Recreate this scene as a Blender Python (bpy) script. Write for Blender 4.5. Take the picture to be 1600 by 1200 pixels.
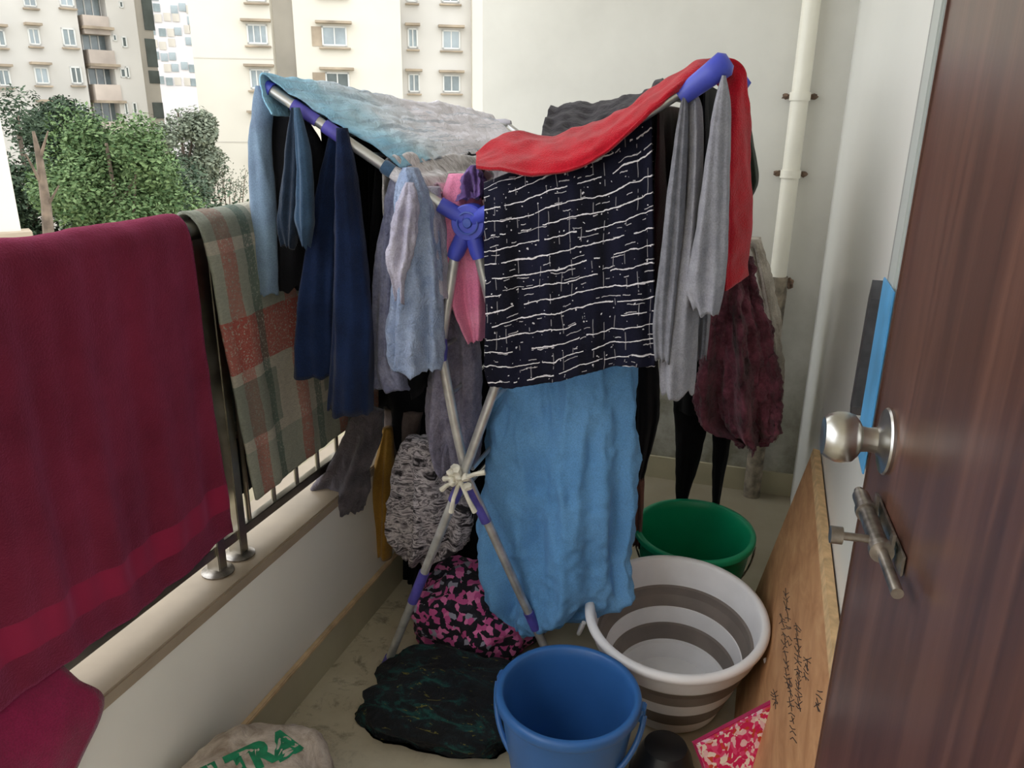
import bpy, bmesh, math, random
import numpy as np
from mathutils import Vector, Matrix, noise
from mathutils.bvhtree import BVHTree
PI=math.pi
for o in list(bpy.data.objects): bpy.data.objects.remove(o)
S=bpy.context.scene
COL=S.collection
# ------------------------------------------------------------------ camera
F=1230.0; H=1.5
_d=np.array([-46,3600,F],float); _d/=np.linalg.norm(_d)
_v=np.array([422,0,F],float); _v[1]=-(_d[0]*_v[0]+_d[2]*_v[2])/_d[1]
Yd=_v/np.linalg.norm(_v); Zd=-_d; Xd=np.cross(Yd,Zd)
RW=np.stack([Xd,Yd,Zd])                     # world = RW @ cam(x right, y down, z forward)
CAM=np.array([0,0,H])
cd=bpy.data.cameras.new('camera'); cam=bpy.data.objects.new('camera',cd); COL.objects.link(cam)
cd.sensor_fit='HORIZONTAL'; cd.sensor_width=36; cd.lens=36*F/1600; cd.clip_start=.02; cd.clip_end=500
ax=RW@np.array([1,0,0]); ay=RW@np.array([0,-1,0]); az=RW@np.array([0,0,-1])
m=Matrix.Identity(4)
for i in range(3): m[i][0]=ax[i]; m[i][1]=ay[i]; m[i][2]=az[i]; m[i][3]=CAM[i]
cam.matrix_world=m; S.camera=cam
# ------------------------------------------------------------------ world / light / exposure
W=bpy.data.worlds.new('world'); S.world=W; W.use_nodes=True
bg=W.node_tree.nodes['Background']; bg.inputs[0].default_value=(.93,.97,1,1); bg.inputs[1].default_value=1.2
sun=bpy.data.lights.new('sun','SUN'); sun.energy=.35; sun.angle=math.radians(60); sun.color=(1,.98,.95)
so=bpy.data.objects.new('sun',sun); COL.objects.link(so); so.rotation_euler=(math.radians(48),0,math.radians(-30)); so.location=(0,-3,12)
S.view_settings.view_transform='Standard'; S.view_settings.look='None'; S.view_settings.gamma=1
S.view_settings.use_curve_mapping=False; S.view_settings.exposure=1.25
# ------------------------------------------------------------------ pixel -> place helpers
def ray(px,py): return RW@np.array([px-800,py-600,F],float)
def ony(px,py,y): r=ray(px,py); return CAM+r*(y/r[1])
def onx(px,py,x): r=ray(px,py); return CAM+r*(x/r[0])
def onz(px,py,z): r=ray(px,py); return CAM+r*((z-H)/r[2])
def onplane(px,py,P0,n):
    r=ray(px,py); return CAM+r*(np.dot(np.array(P0)-CAM,n)/np.dot(r,n))
def nz(x,y,z): return noise.noise(Vector((x,y,z)))
# ------------------------------------------------------------------ materials
def s2l(c):
    return tuple((v/255/12.92 if v/255<=.04045 else ((v/255+.055)/1.055)**2.4) for v in c)+(1,)
class NT:
    def __init__(s,name):
        s.m=bpy.data.materials.new(name); s.m.use_nodes=True; s.t=s.m.node_tree; s.b=s.t.nodes['Principled BSDF']
        s.out=s.t.nodes['Material Output']
    def n(s,t,**k):
        a=s.t.nodes.new(t)
        for q,v in k.items():
            if q.startswith('i_'):
                key=q[2:].replace('_',' ')
                a.inputs[key].default_value=v
            else: setattr(a,q,v)
        return a
    def l(s,a,b): s.t.links.new(a,b)
    def coord(s,kind='Object',scale=(1,1,1),rot=(0,0,0)):
        c=s.n('ShaderNodeTexCoord'); mp=s.n('ShaderNodeMapping'); mp.inputs['Scale'].default_value=scale; mp.inputs['Rotation'].default_value=rot
        s.l(c.outputs[kind],mp.inputs[0]); return mp.outputs[0]
    def noise(s,vec,scale,detail=3,rough=.5,dist=0):
        a=s.n('ShaderNodeTexNoise'); a.inputs['Scale'].default_value=scale; a.inputs['Detail'].default_value=detail
        a.inputs['Roughness'].default_value=rough; a.inputs['Distortion'].default_value=dist
        if vec is not None: s.l(vec,a.inputs['Vector'])
        return a.outputs['Fac']
    def ramp(s,fac,stops,interp='LINEAR'):
        a=s.n('ShaderNodeValToRGB'); a.color_ramp.interpolation=interp
        e=a.color_ramp.elements
        while len(e)<len(stops): e.new(.5)
        for i,(p,c) in enumerate(stops): e[i].position=p; e[i].color=s2l(c) if len(c)==3 else c
        s.l(fac,a.inputs[0]); return a.outputs[0]
    def mix(s,fac,a,b,mode='MIX'):
        x=s.n('ShaderNodeMix',data_type='RGBA',blend_type=mode)
        for sock,v in ((x.inputs[0],fac),(x.inputs[6],a),(x.inputs[7],b)):
            if hasattr(v,'is_linked'): s.l(v,sock)
            else: sock.default_value=v
        return x.outputs[2]
    def math(s,op,a,b=0,c=0):
        x=s.n('ShaderNodeMath',operation=op)
        for sock,v in zip(x.inputs,(a,b,c)):
            if hasattr(v,'is_linked'): s.l(v,sock)
            else: sock.default_value=v
        return x.outputs[0]
    def bump(s,h,strength,dist=.002):
        a=s.n('ShaderNodeBump'); a.inputs['Strength'].default_value=strength; a.inputs['Distance'].default_value=dist
        s.l(h,a.inputs['Height']); s.l(a.outputs[0],s.b.inputs['Normal'])
    def set(s,**k):
        for q,v in k.items(): s.b.inputs[q.replace('_',' ')].default_value=v
        return s
    def color(s,sock): s.l(sock,s.b.inputs['Base Color'])
def plain(name,c,rough=.5,metal=0,var=.0,vs=8,bump=0,bs=60,coat=0,spec=.5):
    t=NT(name).set(Roughness=rough,Metallic=metal); t.b.inputs['Specular IOR Level'].default_value=spec
    if coat: t.b.inputs['Coat Weight'].default_value=coat
    v=t.coord()
    if var:
        lo=tuple(x*(1-var) for x in c); hi=tuple(min(255,x*(1+var)) for x in c)
        t.color(t.ramp(t.noise(v,vs,4),[(.3,lo),(.7,hi)]))
    else: t.b.inputs['Base Color'].default_value=s2l(c)
    if bump: t.bump(t.noise(v,bs,3),bump)
    return t.m
def fabric(name,c,c2=None,scale=14,bump=.5,bs=900,crump=.0,sheen=.15,stripes=None,rough=.95):
    t=NT(name).set(Roughness=rough); t.b.inputs['Specular IOR Level'].default_value=.15
    t.b.inputs['Sheen Weight'].default_value=sheen; t.b.inputs['Sheen Roughness'].default_value=.5
    v=t.coord()
    c2=c2 or tuple(x*.8 for x in c)
    base=t.ramp(t.noise(v,scale,5,.6),[(.3,c2),(.7,c)]); bs=min(bs,330); h=t.noise(v,bs,2,.7)
    sp=t.ramp(h,[(.35,(205,205,205)),(.6,(255,255,255))]); t.color(t.mix(.55,base,sp,'MULTIPLY'))
    if crump: h=t.math('ADD',t.math('MULTIPLY',h,.3),t.math('MULTIPLY',t.noise(v,38,4,.6,1.8),crump*2.2))
    t.bump(h,bump,.003)
    return t.m
M={}
M['paint']=plain('cream_wall_paint',(232,228,218),.55,var=.03,vs=2,bump=.08,bs=25)
M['gloss_paint']=plain('glossy_white_wall_paint',(228,227,222),.28,var=.015,vs=2,bump=.05,bs=12)
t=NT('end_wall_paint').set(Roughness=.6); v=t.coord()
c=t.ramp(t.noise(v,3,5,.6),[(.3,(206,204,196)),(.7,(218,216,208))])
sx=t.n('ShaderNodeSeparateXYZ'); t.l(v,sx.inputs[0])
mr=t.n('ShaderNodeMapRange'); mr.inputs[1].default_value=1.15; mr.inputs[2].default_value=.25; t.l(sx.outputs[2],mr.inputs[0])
dirt_shade=t.math('MULTIPLY',mr.outputs[0],t.noise(v,6,6,.65))  # dirt and painted-in shadow together, stronger towards the floor
dr=t.n('ShaderNodeMapRange'); dr.inputs[1].default_value=.15; dr.inputs[2].default_value=.6; t.l(dirt_shade,dr.inputs[0])
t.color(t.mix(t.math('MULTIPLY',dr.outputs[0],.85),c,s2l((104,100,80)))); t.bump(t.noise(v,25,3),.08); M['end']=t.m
M['ceil']=plain('ceiling_plaster',(225,223,216),.8)
M['ledge']=plain('ledge_stone',(160,144,124),.45,var=.06,vs=7,bump=.06)
M['skirt']=plain('skirting_tile',(176,168,142),.4,var=.05,vs=6)
M['skirt_top']=plain('skirting_top_edge',(196,170,136),.6,var=.12,vs=20)
t=NT('floor_tile').set(Roughness=.42); v=t.coord()
c=t.ramp(t.noise(v,5,5,.6),[(.3,(186,176,152)),(.7,(208,199,177))])
n1=t.noise(v,9,6,.7,.8)
d=t.n('ShaderNodeMapRange'); d.inputs[1].default_value=.56; d.inputs[2].default_value=.72; t.l(n1,d.inputs[0])
# dirt gathered near the left skirting
sx=t.n('ShaderNodeSeparateXYZ'); t.l(v,sx.inputs[0])
mr=t.n('ShaderNodeMapRange'); mr.inputs[1].default_value=-.72; mr.inputs[2].default_value=-.95; t.l(sx.outputs[0],mr.inputs[0])
n2=t.n('ShaderNodeMapRange'); n2.inputs[1].default_value=.52; n2.inputs[2].default_value=.68; t.l(t.noise(v,14,6,.75,.5),n2.inputs[0])
dd=t.math('MAXIMUM',t.math('MULTIPLY',d.outputs[0],.16),t.math('MULTIPLY',t.math('MULTIPLY',mr.outputs[0],n2.outputs[0]),.75))
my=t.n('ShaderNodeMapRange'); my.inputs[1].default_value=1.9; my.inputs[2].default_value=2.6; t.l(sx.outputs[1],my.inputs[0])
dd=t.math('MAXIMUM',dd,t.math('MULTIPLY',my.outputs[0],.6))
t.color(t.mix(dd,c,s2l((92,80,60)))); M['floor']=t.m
M['steel']=plain('brushed_steel',(190,188,184),.28,1,var=.06,vs=30)
M['rail_steel']=plain('dull_rail_steel',(150,145,135),.3,1,var=.15,vs=12)
M['oldsteel']=plain('worn_bolt_steel',(152,146,140),.36,1,var=.2,vs=60)
M['tube']=plain('rack_tube_metal',(196,197,198),.3,.75,var=.1,vs=15)
M['tube_coat']=plain('rack_leg_metal',(192,192,192),.34,.6,var=.12,vs=25)
M['bluep']=plain('rack_blue_plastic',(66,76,182),.4,var=.08,vs=20)
M['purplep']=plain('rack_violet_plastic',(80,74,160),.42,var=.15,vs=30)
M['hubring']=plain('rack_blue_grey_ring',(62,84,168),.45)
t=NT('door_wood').set(Roughness=.34); v=t.coord('Object',(14,14,.55))
n=t.noise(v,1.6,6,.6,1.2); n2=t.noise(t.coord('Object',(90,90,1.5)),2,3)
c=t.ramp(n,[(.3,(58,37,31)),(.5,(84,54,44)),(.72,(110,74,60))])
c=t.mix(t.math('MULTIPLY',n2,.35),c,s2l((60,36,30))); t.color(c); t.b.inputs['Coat Weight'].default_value=.25; t.b.inputs['Coat Roughness'].default_value=.3
t.bump(n2,.1,.0006); M['door']=t.m
t=NT('raw_plywood').set(Roughness=.7); v=t.coord('Object',(3,3,1),(0,.0,0)); 
n=t.noise(t.coord('Object',(30,5,14),(math.radians(35),0,0)),1.5,6,.6,.6)
c=t.ramp(n,[(.25,(158,108,70)),(.55,(190,141,98)),(.8,(208,164,120))]); t.color(c); t.bump(n,.2,.001); M['ply']=t.m
M['plyedge']=plain('plywood_edge',(206,172,128),.75,var=.1,vs=40)
M['ink']=plain('black_marker_ink',(58,46,44),.7)
M['alu']=plain('grey_window_frame',(150,150,148),.45,.2,var=.03)
M['alu2']=plain('light_window_frame',(182,186,182),.45,.1)
M['bluefilm']=plain('blue_plastic_film',(86,156,204),.35,var=.1,vs=12)
M['darkmetal']=plain('dark_grey_metal',(82,82,86),.4,.6,var=.15,vs=30)
M['pvc']=plain('cream_pvc_pipe',(226,222,208),.35,var=.02)
M['cement']=plain('grey_cement',(122,112,98),.9,var=.3,vs=30,bump=.8,bs=60)
M['rust']=plain('rusty_bracket',(104,84,70),.8,var=.3,vs=80)
M['bbl']=plain('blue_bucket_plastic',(52,104,170),.36,var=.04,vs=9)
M['bgr']=plain('green_bucket_plastic',(14,160,114),.38,var=.03)
M['bwh']=plain('white_tub_plastic',(236,235,238),.34,var=.03)
M['bgy']=plain('grey_tub_rubber',(122,112,106),.45,var=.08,vs=10)
M['blackp']=plain('black_plastic',(36,38,44),.35,var=.1)
M['cord']=plain('white_cord',(226,222,208),.8,var=.1,vs=30,bump=.5,bs=80)
# fabrics
t=NT('maroon_terry').set(Roughness=.98); v=t.coord()
t.b.inputs['Sheen Weight'].default_value=.55; t.b.inputs['Sheen Tint'].default_value=s2l((216,110,156)); t.b.inputs['Specular IOR Level'].default_value=.1
uv=t.n('ShaderNodeUVMap'); su=t.n('ShaderNodeSeparateXYZ'); t.l(uv.outputs[0],su.inputs[0])
c=t.ramp(t.noise(v,6,5,.6),[(.3,(92,26,42)),(.7,(120,38,60))]); 
b1=t.math('MULTIPLY',t.math('GREATER_THAN',su.outputs[1],.915),t.math('LESS_THAN',su.outputs[1],.957))
t.color(t.mix(t.math('MULTIPLY',b1,.8),c,s2l((142,36,66)))); t.bump(t.math('MULTIPLY',t.noise(v,260,3,.7),t.math('SUBTRACT',1,t.math('MULTIPLY',b1,.8))),.9,.004); M['maroon']=t.m
M['maroon2']=fabric('maroon_under_layer',(140,26,72),(118,20,58),sheen=.3)
t=NT('plaid_blanket').set(Roughness=1); uv=t.n('ShaderNodeUVMap'); su=t.n('ShaderNodeSeparateXYZ'); t.l(uv.outputs[0],su.inputs[0]); v=t.coord()
base=s2l((236,228,210)); g=s2l((84,122,110)); r_=s2l((222,92,82)); gr=s2l((190,198,180))
def band(sock,per,off,w):
    f=t.math('FRACT',t.math('ADD',t.math('DIVIDE',sock,per),off)); return t.math('MULTIPLY',t.math('GREATER_THAN',f,0.0),t.math('LESS_THAN',f,w))
fz=t.math('GREATER_THAN',t.noise(t.coord('Object',(1,1,1)),170,3,.8),.42)
col=base if False else t.mix(0,base,base)
col=t.mix(t.math('MULTIPLY',band(su.outputs[1],.46,.54,.36),.75),col,gr)
col=t.mix(t.math('MULTIPLY',t.math('MULTIPLY',band(su.outputs[1],.46,.22,.26),fz),.85),col,r_)
col=t.mix(t.math('MULTIPLY',t.math('MULTIPLY',band(su.outputs[0],.21,.85,.22),fz),.6),col,r_)
col=t.mix(t.math('MULTIPLY',t.math('MULTIPLY',band(su.outputs[0],.21,.45,.16),fz),.7),col,g)
col=t.mix(t.math('MULTIPLY',t.math('MULTIPLY',band(su.outputs[1],.46,.9,.3),band(su.outputs[0],.42,.1,.5)),.55),col,g)
col=t.mix(t.math('MULTIPLY',t.noise(t.coord('Object',(1,.35,1)),230,3,.8),.6),col,s2l((90,84,74))); t.color(col)
t.bump(t.noise(t.coord('Object',(1,1,3)),220,3,.7),1,.006); M['plaid']=t.m
t=NT('navy_white_slub_check').set(Roughness=.9); uv=t.n('ShaderNodeUVMap'); v=uv.outputs[0]; t.b.inputs['Specular IOR Level'].default_value=.15
mp=t.n('ShaderNodeMapping'); t.l(v,mp.inputs[0])
wv=t.n('ShaderNodeTexNoise'); wv.inputs['Scale'].default_value=9; t.l(v,wv.inputs[0]); 
su=t.n('ShaderNodeSeparateXYZ'); t.l(v,su.inputs[0])
U=su.outputs[0]; V=t.math('ADD',t.math('ADD',su.outputs[1],t.math('MULTIPLY',su.outputs[0],.07)),t.math('ADD',t.math('MULTIPLY',t.math('SUBTRACT',wv.outputs[0],.5),.03),t.math('MULTIPLY',t.math('SUBTRACT',t.noise(v,60,2),.5),.008)))
def dash(A,B,per,w,ms,thr,seed):
    cell=t.math('FLOOR',t.math('DIVIDE',A,per)); f=t.math('ABSOLUTE',t.math('SUBTRACT',t.math('FRACT',t.math('DIVIDE',A,per)),.5))
    line=t.math('LESS_THAN',f,w)
    cx=t.n('ShaderNodeCombineXYZ'); t.l(t.math('MULTIPLY',B,ms),cx.inputs[0]); t.l(t.math('ADD',t.math('MULTIPLY',cell,7.31),seed),cx.inputs[1])
    nn=t.noise(cx.outputs[0],1,2); return t.math('MULTIPLY',line,t.math('GREATER_THAN',nn,thr))
h1=dash(V,U,.031,.036,20,.40,0.0); h2=dash(t.math('ADD',V,.012),U,.019,.04,26,.56,3.3)
v1=dash(t.math('ADD',U,t.math('MULTIPLY',wv.outputs[0],.02)),V,.024,.035,24,.55,9.1)
fl=t.math('GREATER_THAN',t.noise(v,110,1,.5),.725)
w=t.math('MAXIMUM',h1,t.math('MAXIMUM',t.math('MULTIPLY',h2,.7),t.math('MAXIMUM',t.math('MULTIPLY',v1,.3),t.math('MULTIPLY',fl,.8))))
bc=t.ramp(t.noise(t.coord('UV',(6,1,1)),3,4),[(.35,(11,11,19)),(.7,(25,26,46))]); t.color(t.mix(w,bc,s2l((222,216,220)))); t.bump(t.noise(v,500,2),.4,.002); M['check']=t.m
M['red']=fabric('red_fleece',(196,18,42),(166,10,30),20,.8,420,sheen=.25)
M['charcoal']=fabric('charcoal_cotton',(58,54,60),(40,36,42),30,.7,500,crump=.8)
M['grey']=fabric('light_grey_terry',(158,157,164),(136,135,144),40,.9,300,crump=.35)
M['grey2']=fabric('mid_grey_terry',(140,140,148),(112,112,120),40,.9,300,crump=.35)
M['olive']=fabric('dark_green_knit',(52,60,50),(40,46,38))
M['teal']=fabric('slate_blue_cotton',(38,54,74),(20,30,44),10,.6,500)
M['slatep']=fabric('pale_grey_blue_cotton',(120,144,166),(96,112,136),10,.6,500,crump=.2)
M['slate']=fabric('pale_slate_cotton',(66,92,118),(40,60,84),10,.6,500,crump=.2)
t=NT('blue_to_white_sheet').set(Roughness=.95); uv=t.n('ShaderNodeUVMap'); su=t.n('ShaderNodeSeparateXYZ'); t.l(uv.outputs[0],su.inputs[0]); v=t.coord()
t.b.inputs['Specular IOR Level'].default_value=.15
f=t.math('ADD',su.outputs[0],t.math('MULTIPLY',t.math('SUBTRACT',t.noise(v,5,4),.5),.5))
c=t.ramp(f,[(.02,(136,182,208)),(.12,(166,202,220)),(.26,(206,216,226)),(.5,(226,222,230))])
st=t.noise(t.coord('UV',(2,60,1)),1.0,3,.6); t.color(t.mix(t.math('MULTIPLY',t.math('GREATER_THAN',st,.56),.4),c,s2l((140,160,180)))); t.bump(t.noise(v,60,4,.6,1.5),.8,.006); M['sheet']=t.m
M['black']=fabric('black_cotton',(20,20,24),(12,12,15),12,.5,400,sheen=.02)
M['jeans']=fabric('navy_denim',(28,46,84),(15,26,52),9,.7,600,sheen=.08)
M['ribbed']=fabric('lavender_grey_rib',(132,134,156),(96,98,124),26,.9,200,crump=.9)
M['shirt']=fabric('pale_blue_shirt',(168,182,210),(132,150,184),22,.9,300,crump=1.2)
M['shirt2']=fabric('lavender_white_shirt',(196,192,208),(158,154,176),22,.9,300,crump=.9)
M['lav']=fabric('lavender_seersucker',(152,148,168),(110,106,128),30,1,180,crump=1)
t=NT('grey_streak_cloth').set(Roughness=.95); v=t.coord('Object',(7,22,10),(0,0,.5))
n=t.noise(v,3,6,.7,1.5); t.color(t.ramp(n,[(.3,(96,92,96)),(.42,(180,176,178)),(.62,(226,222,226)),(.75,(150,152,134))])); t.bump(n,.8,.006); M['streak']=t.m
M['pink']=fabric('pink_cotton',(240,154,188),(218,118,160),10,.6,400,crump=.5)
M['palepink']=fabric('pale_pink_white_cotton',(226,200,214),(196,160,180),18,.8,300,crump=.9)
M['violet']=fabric('violet_scarf',(132,104,168),(76,56,112),30,.8,300,crump=.8)
M['fluff']=fabric('maroon_fluffy_knit',(150,86,104),(50,24,32),16,1,90,crump=1.2)
M['darkmaroon']=fabric('dark_maroon_cloth',(54,16,26),(34,10,16),14)
M['cream']=fabric('cream_crumpled_cloth',(214,206,194),(160,150,138),18,.9,200,crump=1.2)
M['sky']=fabric('sky_blue_cotton',(116,170,222),(98,154,210),5,.5,500,crump=.35,sheen=.05)
M['mustard']=fabric('mustard_cotton',(172,130,56),(140,102,40),12)
M['taupe']=fabric('taupe_cloth',(112,98,94),(84,72,70),14,crump=.5)
M['dgrey']=fabric('dark_grey_crumpled_cloth',(104,96,102),(44,42,48),9,.9,300,crump=1)
M['peach']=fabric('brown_pink_cloth',(128,84,74),(90,56,50),10)
def spots(name,stops,scale,bumpv=.8,rnd=1,metric='EUCLIDEAN',rough=.95):
    t=NT(name).set(Roughness=rough); v=t.coord(); wn=t.n('ShaderNodeTexNoise'); wn.inputs['Scale'].default_value=30; t.l(v,wn.inputs[0])
    mv=t.n('ShaderNodeVectorMath',operation='MULTIPLY_ADD'); t.l(wn.outputs['Color'],mv.inputs[0]); mv.inputs[1].default_value=(.03,)*3; t.l(v,mv.inputs[2])
    vo=t.n('ShaderNodeTexVoronoi'); vo.inputs['Scale'].default_value=scale; t.l(mv.outputs[0],vo.inputs['Vector'])
    sp=t.n('ShaderNodeSeparateColor'); t.l(vo.outputs['Color'],sp.inputs[0])
    t.color(t.ramp(sp.outputs[0],stops,'CONSTANT')); t.bump(t.noise(v,60,4,.6,1),bumpv,.005); return t.m
M['pinkblack']=spots('pink_black_print',[(0,(26,24,34)),(.42,(196,84,146)),(.62,(38,38,52)),(.78,(222,120,176)),(.93,(150,150,168))],62)
t=NT('streaky_print').set(Roughness=.95); v=t.coord('Object',(7,7,20),(.5,.4,0)); n=t.noise(v,2.0,4,.6,.9); t.color(t.ramp(n,[(.38,(34,30,34)),(.45,(150,142,148)),(.5,(214,206,210)),(.56,(60,54,60)),(.63,(206,198,204))])); t.bump(t.noise(t.coord(),60,4,.6,1.5),1,.006); M['bwstreak']=t.m
M['bwprint']=spots('black_white_print',[(0,(52,46,48)),(.35,(172,164,168)),(.6,(112,104,106)),(.75,(210,204,206)),(.92,(150,120,130))],75)
M['floral']=spots('pink_floral_print',[(0,(214,30,96)),(.38,(236,196,200)),(.58,(226,74,124)),(.74,(240,226,214)),(.9,(206,70,50))],120,.1,rough=.4)
t=NT('dark_green_bundle').set(Roughness=.95); v=t.coord('Object',(1,2.5,3)); n=t.noise(v,9,6,.65,1)
c=t.ramp(n,[(.42,(12,14,20)),(.52,(14,24,30)),(.6,(18,66,64)),(.72,(26,88,82))]); y_=t.noise(t.coord('Object',(8,26,26)),3,3,.6,1)
t.color(t.mix(t.math('MULTIPLY',t.math('GREATER_THAN',y_,.66),.7),c,s2l((128,122,50)))); t.bump(t.noise(t.coord(),30,5,.65,1),1,.02); M['gbundle']=t.m
t=NT('woven_white_sack').set(Roughness=.75); v=t.coord(); n=t.noise(v,14,6,.7,.6)
t.color(t.ramp(n,[(.35,(150,134,118)),(.6,(206,194,182)),(.75,(222,212,206))])); t.bump(t.noise(v,30,5,.6,1),.6,.008); M['sack']=t.m
M['sackink']=plain('green_sack_print',(22,128,88),.7,var=.15,vs=50)
# outside
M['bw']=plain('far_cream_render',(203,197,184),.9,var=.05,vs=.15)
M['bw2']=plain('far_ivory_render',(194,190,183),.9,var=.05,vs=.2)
M['bw3']=plain('far_grey_shaded_render',(184,178,168),.9,var=.08,vs=.3)  # darker render; on recessed walls it paints in their shade
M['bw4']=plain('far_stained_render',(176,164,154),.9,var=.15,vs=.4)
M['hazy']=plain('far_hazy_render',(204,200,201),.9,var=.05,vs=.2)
M['shade']=plain('far_sunshade_slab',(152,138,120),.9,var=.15,vs=1)
M['glass']=plain('far_window_glass',(120,130,132),.15,var=.2,vs=.8)
M['glassd']=plain('far_dark_window_glass',(78,86,84),.2,var=.2,vs=.8)
M['curtain']=plain('far_curtain_glass',(150,160,164),.3,var=.1,vs=1)
M['wframe']=plain('far_white_frame',(206,206,202),.6)
M['bark']=plain('tree_bark',(116,102,90),.95,var=.2,vs=3)
M['ground']=plain('dusty_ground',(150,140,116),1,var=.2,vs=.2)
def leafmat(name,a,b):
    t=NT(name).set(Roughness=.7); g=t.n('ShaderNodeNewGeometry'); t.color(t.ramp(g.outputs['Random Per Island'],[(0,a),(1,b)])); t.b.inputs['Specular IOR Level'].default_value=.2; return t.m
M['leaf1']=leafmat('fresh_leaves',(56,82,46),(124,146,100))
M['leaf2']=leafmat('dark_leaves',(42,58,44),(84,100,78))
M['leaf3']=leafmat('hazy_leaves',(104,114,98),(140,146,126))  # distance haze put into the grey-green leaf colour
# ------------------------------------------------------------------ object helpers
def tag(o,label=None,cat=None,group=None,kind=None):
    for k,v in (('label',label),('category',cat),('group',group),('kind',kind)):
        if v: o[k]=v
    return o
def link(name,me,mat=None,parent=None,smooth=False):
    o=bpy.data.objects.new(name,me); COL.objects.link(o)
    if mat is not None:
        for q in (mat if isinstance(mat,(list,tuple)) else [mat]): me.materials.append(q)
    if smooth:
        me.polygons.foreach_set('use_smooth',[True]*len(me.polygons))
    if parent:
        o.parent=parent; o.matrix_parent_inverse=Matrix.Translation(parent.location).inverted() if parent.rotation_euler[2]==0 else parent.matrix_basis.inverted()
    return o
def empty(name,loc,label,cat,group=None):
    o=bpy.data.objects.new(name,None); COL.objects.link(o); o.location=tuple(float(x) for x in loc); o.empty_display_size=.05
    return tag(o,label,cat,group)
class MB:
    def __init__(s): s.bm=bmesh.new()
    def box(s,lo,hi,mat=None,bev=0):
        r=bmesh.ops.create_cube(s.bm,size=1); lo=Vector(lo); hi=Vector(hi); c=(lo+hi)/2; d=hi-lo
        for v in r['verts']: v.co=Vector((v.co.x*d.x+c.x,v.co.y*d.y+c.y,v.co.z*d.z+c.z))
        if bev: bmesh.ops.bevel(s.bm,geom=list({e for v in r['verts'] for e in v.link_edges}),offset=bev,segments=2,affect='EDGES')
        return s
    def obox(s,c,axes,half,bev=0):
        r=bmesh.ops.create_cube(s.bm,size=2); c=Vector(c); A=[Vector(a) for a in axes]
        for v in r['verts']: v.co=c+A[0]*v.co.x*half[0]+A[1]*v.co.y*half[1]+A[2]*v.co.z*half[2]
        if bev: bmesh.ops.bevel(s.bm,geom=list({e for v in r['verts'] for e in v.link_edges}),offset=bev,segments=2,affect='EDGES')
        return s
    def tube(s,pts,r,n=14,cap=True):
        pts=[Vector(p) for p in pts]; rs=r if isinstance(r,(list,tuple)) else [r]*len(pts); rings=[]; up=None
        for i,p in enumerate(pts):
            t=(pts[min(i+1,len(pts)-1)]-pts[max(i-1,0)]).normalized()
            if up is None: up=Vector((0,0,1)) if abs(t.z)<.9 else Vector((1,0,0))
            a=t.cross(up).normalized(); b=a.cross(t).normalized(); up=b
            rings.append([s.bm.verts.new(p+(a*math.cos(2*PI*k/n)+b*math.sin(2*PI*k/n))*rs[i]) for k in range(n)])
        for i in range(len(rings)-1):
            for k in range(n): s.bm.faces.new((rings[i][k],rings[i][(k+1)%n],rings[i+1][(k+1)%n],rings[i+1][k]))
        if cap:
            s.bm.faces.new(rings[0][::-1]); s.bm.faces.new(rings[-1])
        return s
    def lathe(s,prof,n=64,M_=None,closed=False,mats=None):
        rings=[]
        for (r,z) in prof:
            rings.append([s.bm.verts.new((max(r,1e-4)*math.cos(2*PI*k/n),max(r,1e-4)*math.sin(2*PI*k/n),z)) for k in range(n)])
        R=range(len(rings)) if closed else range(len(rings)-1)
        for i in R:
            j=(i+1)%len(rings)
            for k in range(n):
                f=s.bm.faces.new((rings[i][k],rings[i][(k+1)%n],rings[j][(k+1)%n],rings[j][k]))
                if mats: f.material_index=mats[i]
        if M_ is not None:
            for rg in rings:
                for v in rg: v.co=M_@v.co
        return s
    def blob(s,c,r,seed=0,amp=.15,sub=3,freq=2.0,flat=None):
        q=bmesh.ops.create_icosphere(s.bm,subdivisions=sub,radius=1)
        for v in q['verts']:
            d=v.co.normalized(); k=1+amp*noise.fractal(d*freq+Vector((seed,seed*.7,0)),1,2,4)
            v.co=Vector((c[0]+d.x*k*r[0],c[1]+d.y*k*r[1],c[2]+d.z*k*r[2]))
            if flat is not None and v.co.z<flat: v.co.z=flat
        return s
    def build(s,name,mat,parent=None,smooth=True,sharp=35):
        bmesh.ops.recalc_face_normals(s.bm,faces=s.bm.faces)
        me=bpy.data.meshes.new(name); s.bm.to_mesh(me); s.bm.free()
        o=link(name,me,mat,parent,smooth)
        if smooth:
            try: me.set_sharp_from_angle(angle=math.radians(sharp))
            except Exception: pass
        return o
def struct(o): o['kind']='structure'; return o
def cr(P,n):
    """Catmull-Rom resample along axis 0 to n samples"""
    P=np.asarray(P,float); m_=len(P)
    if m_==2: 
        t=np.linspace(0,1,n).reshape((-1,)+(1,)*(P.ndim-1)); return P[0]*(1-t)+P[1]*t
    Q=np.concatenate([[2*P[0]-P[1]],P,[2*P[-1]-P[-2]]]); out=[]
    for s_ in np.linspace(0,m_-1,n):
        i=min(int(s_),m_-2); t=s_-i; a,b,c,d=Q[i],Q[i+1],Q[i+2],Q[i+3]
        out.append(.5*((2*b)+(c-a)*t+(2*a-5*b+4*c-d)*t*t+(3*b-a-3*c+d)*t**3))
    return np.array(out)
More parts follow.
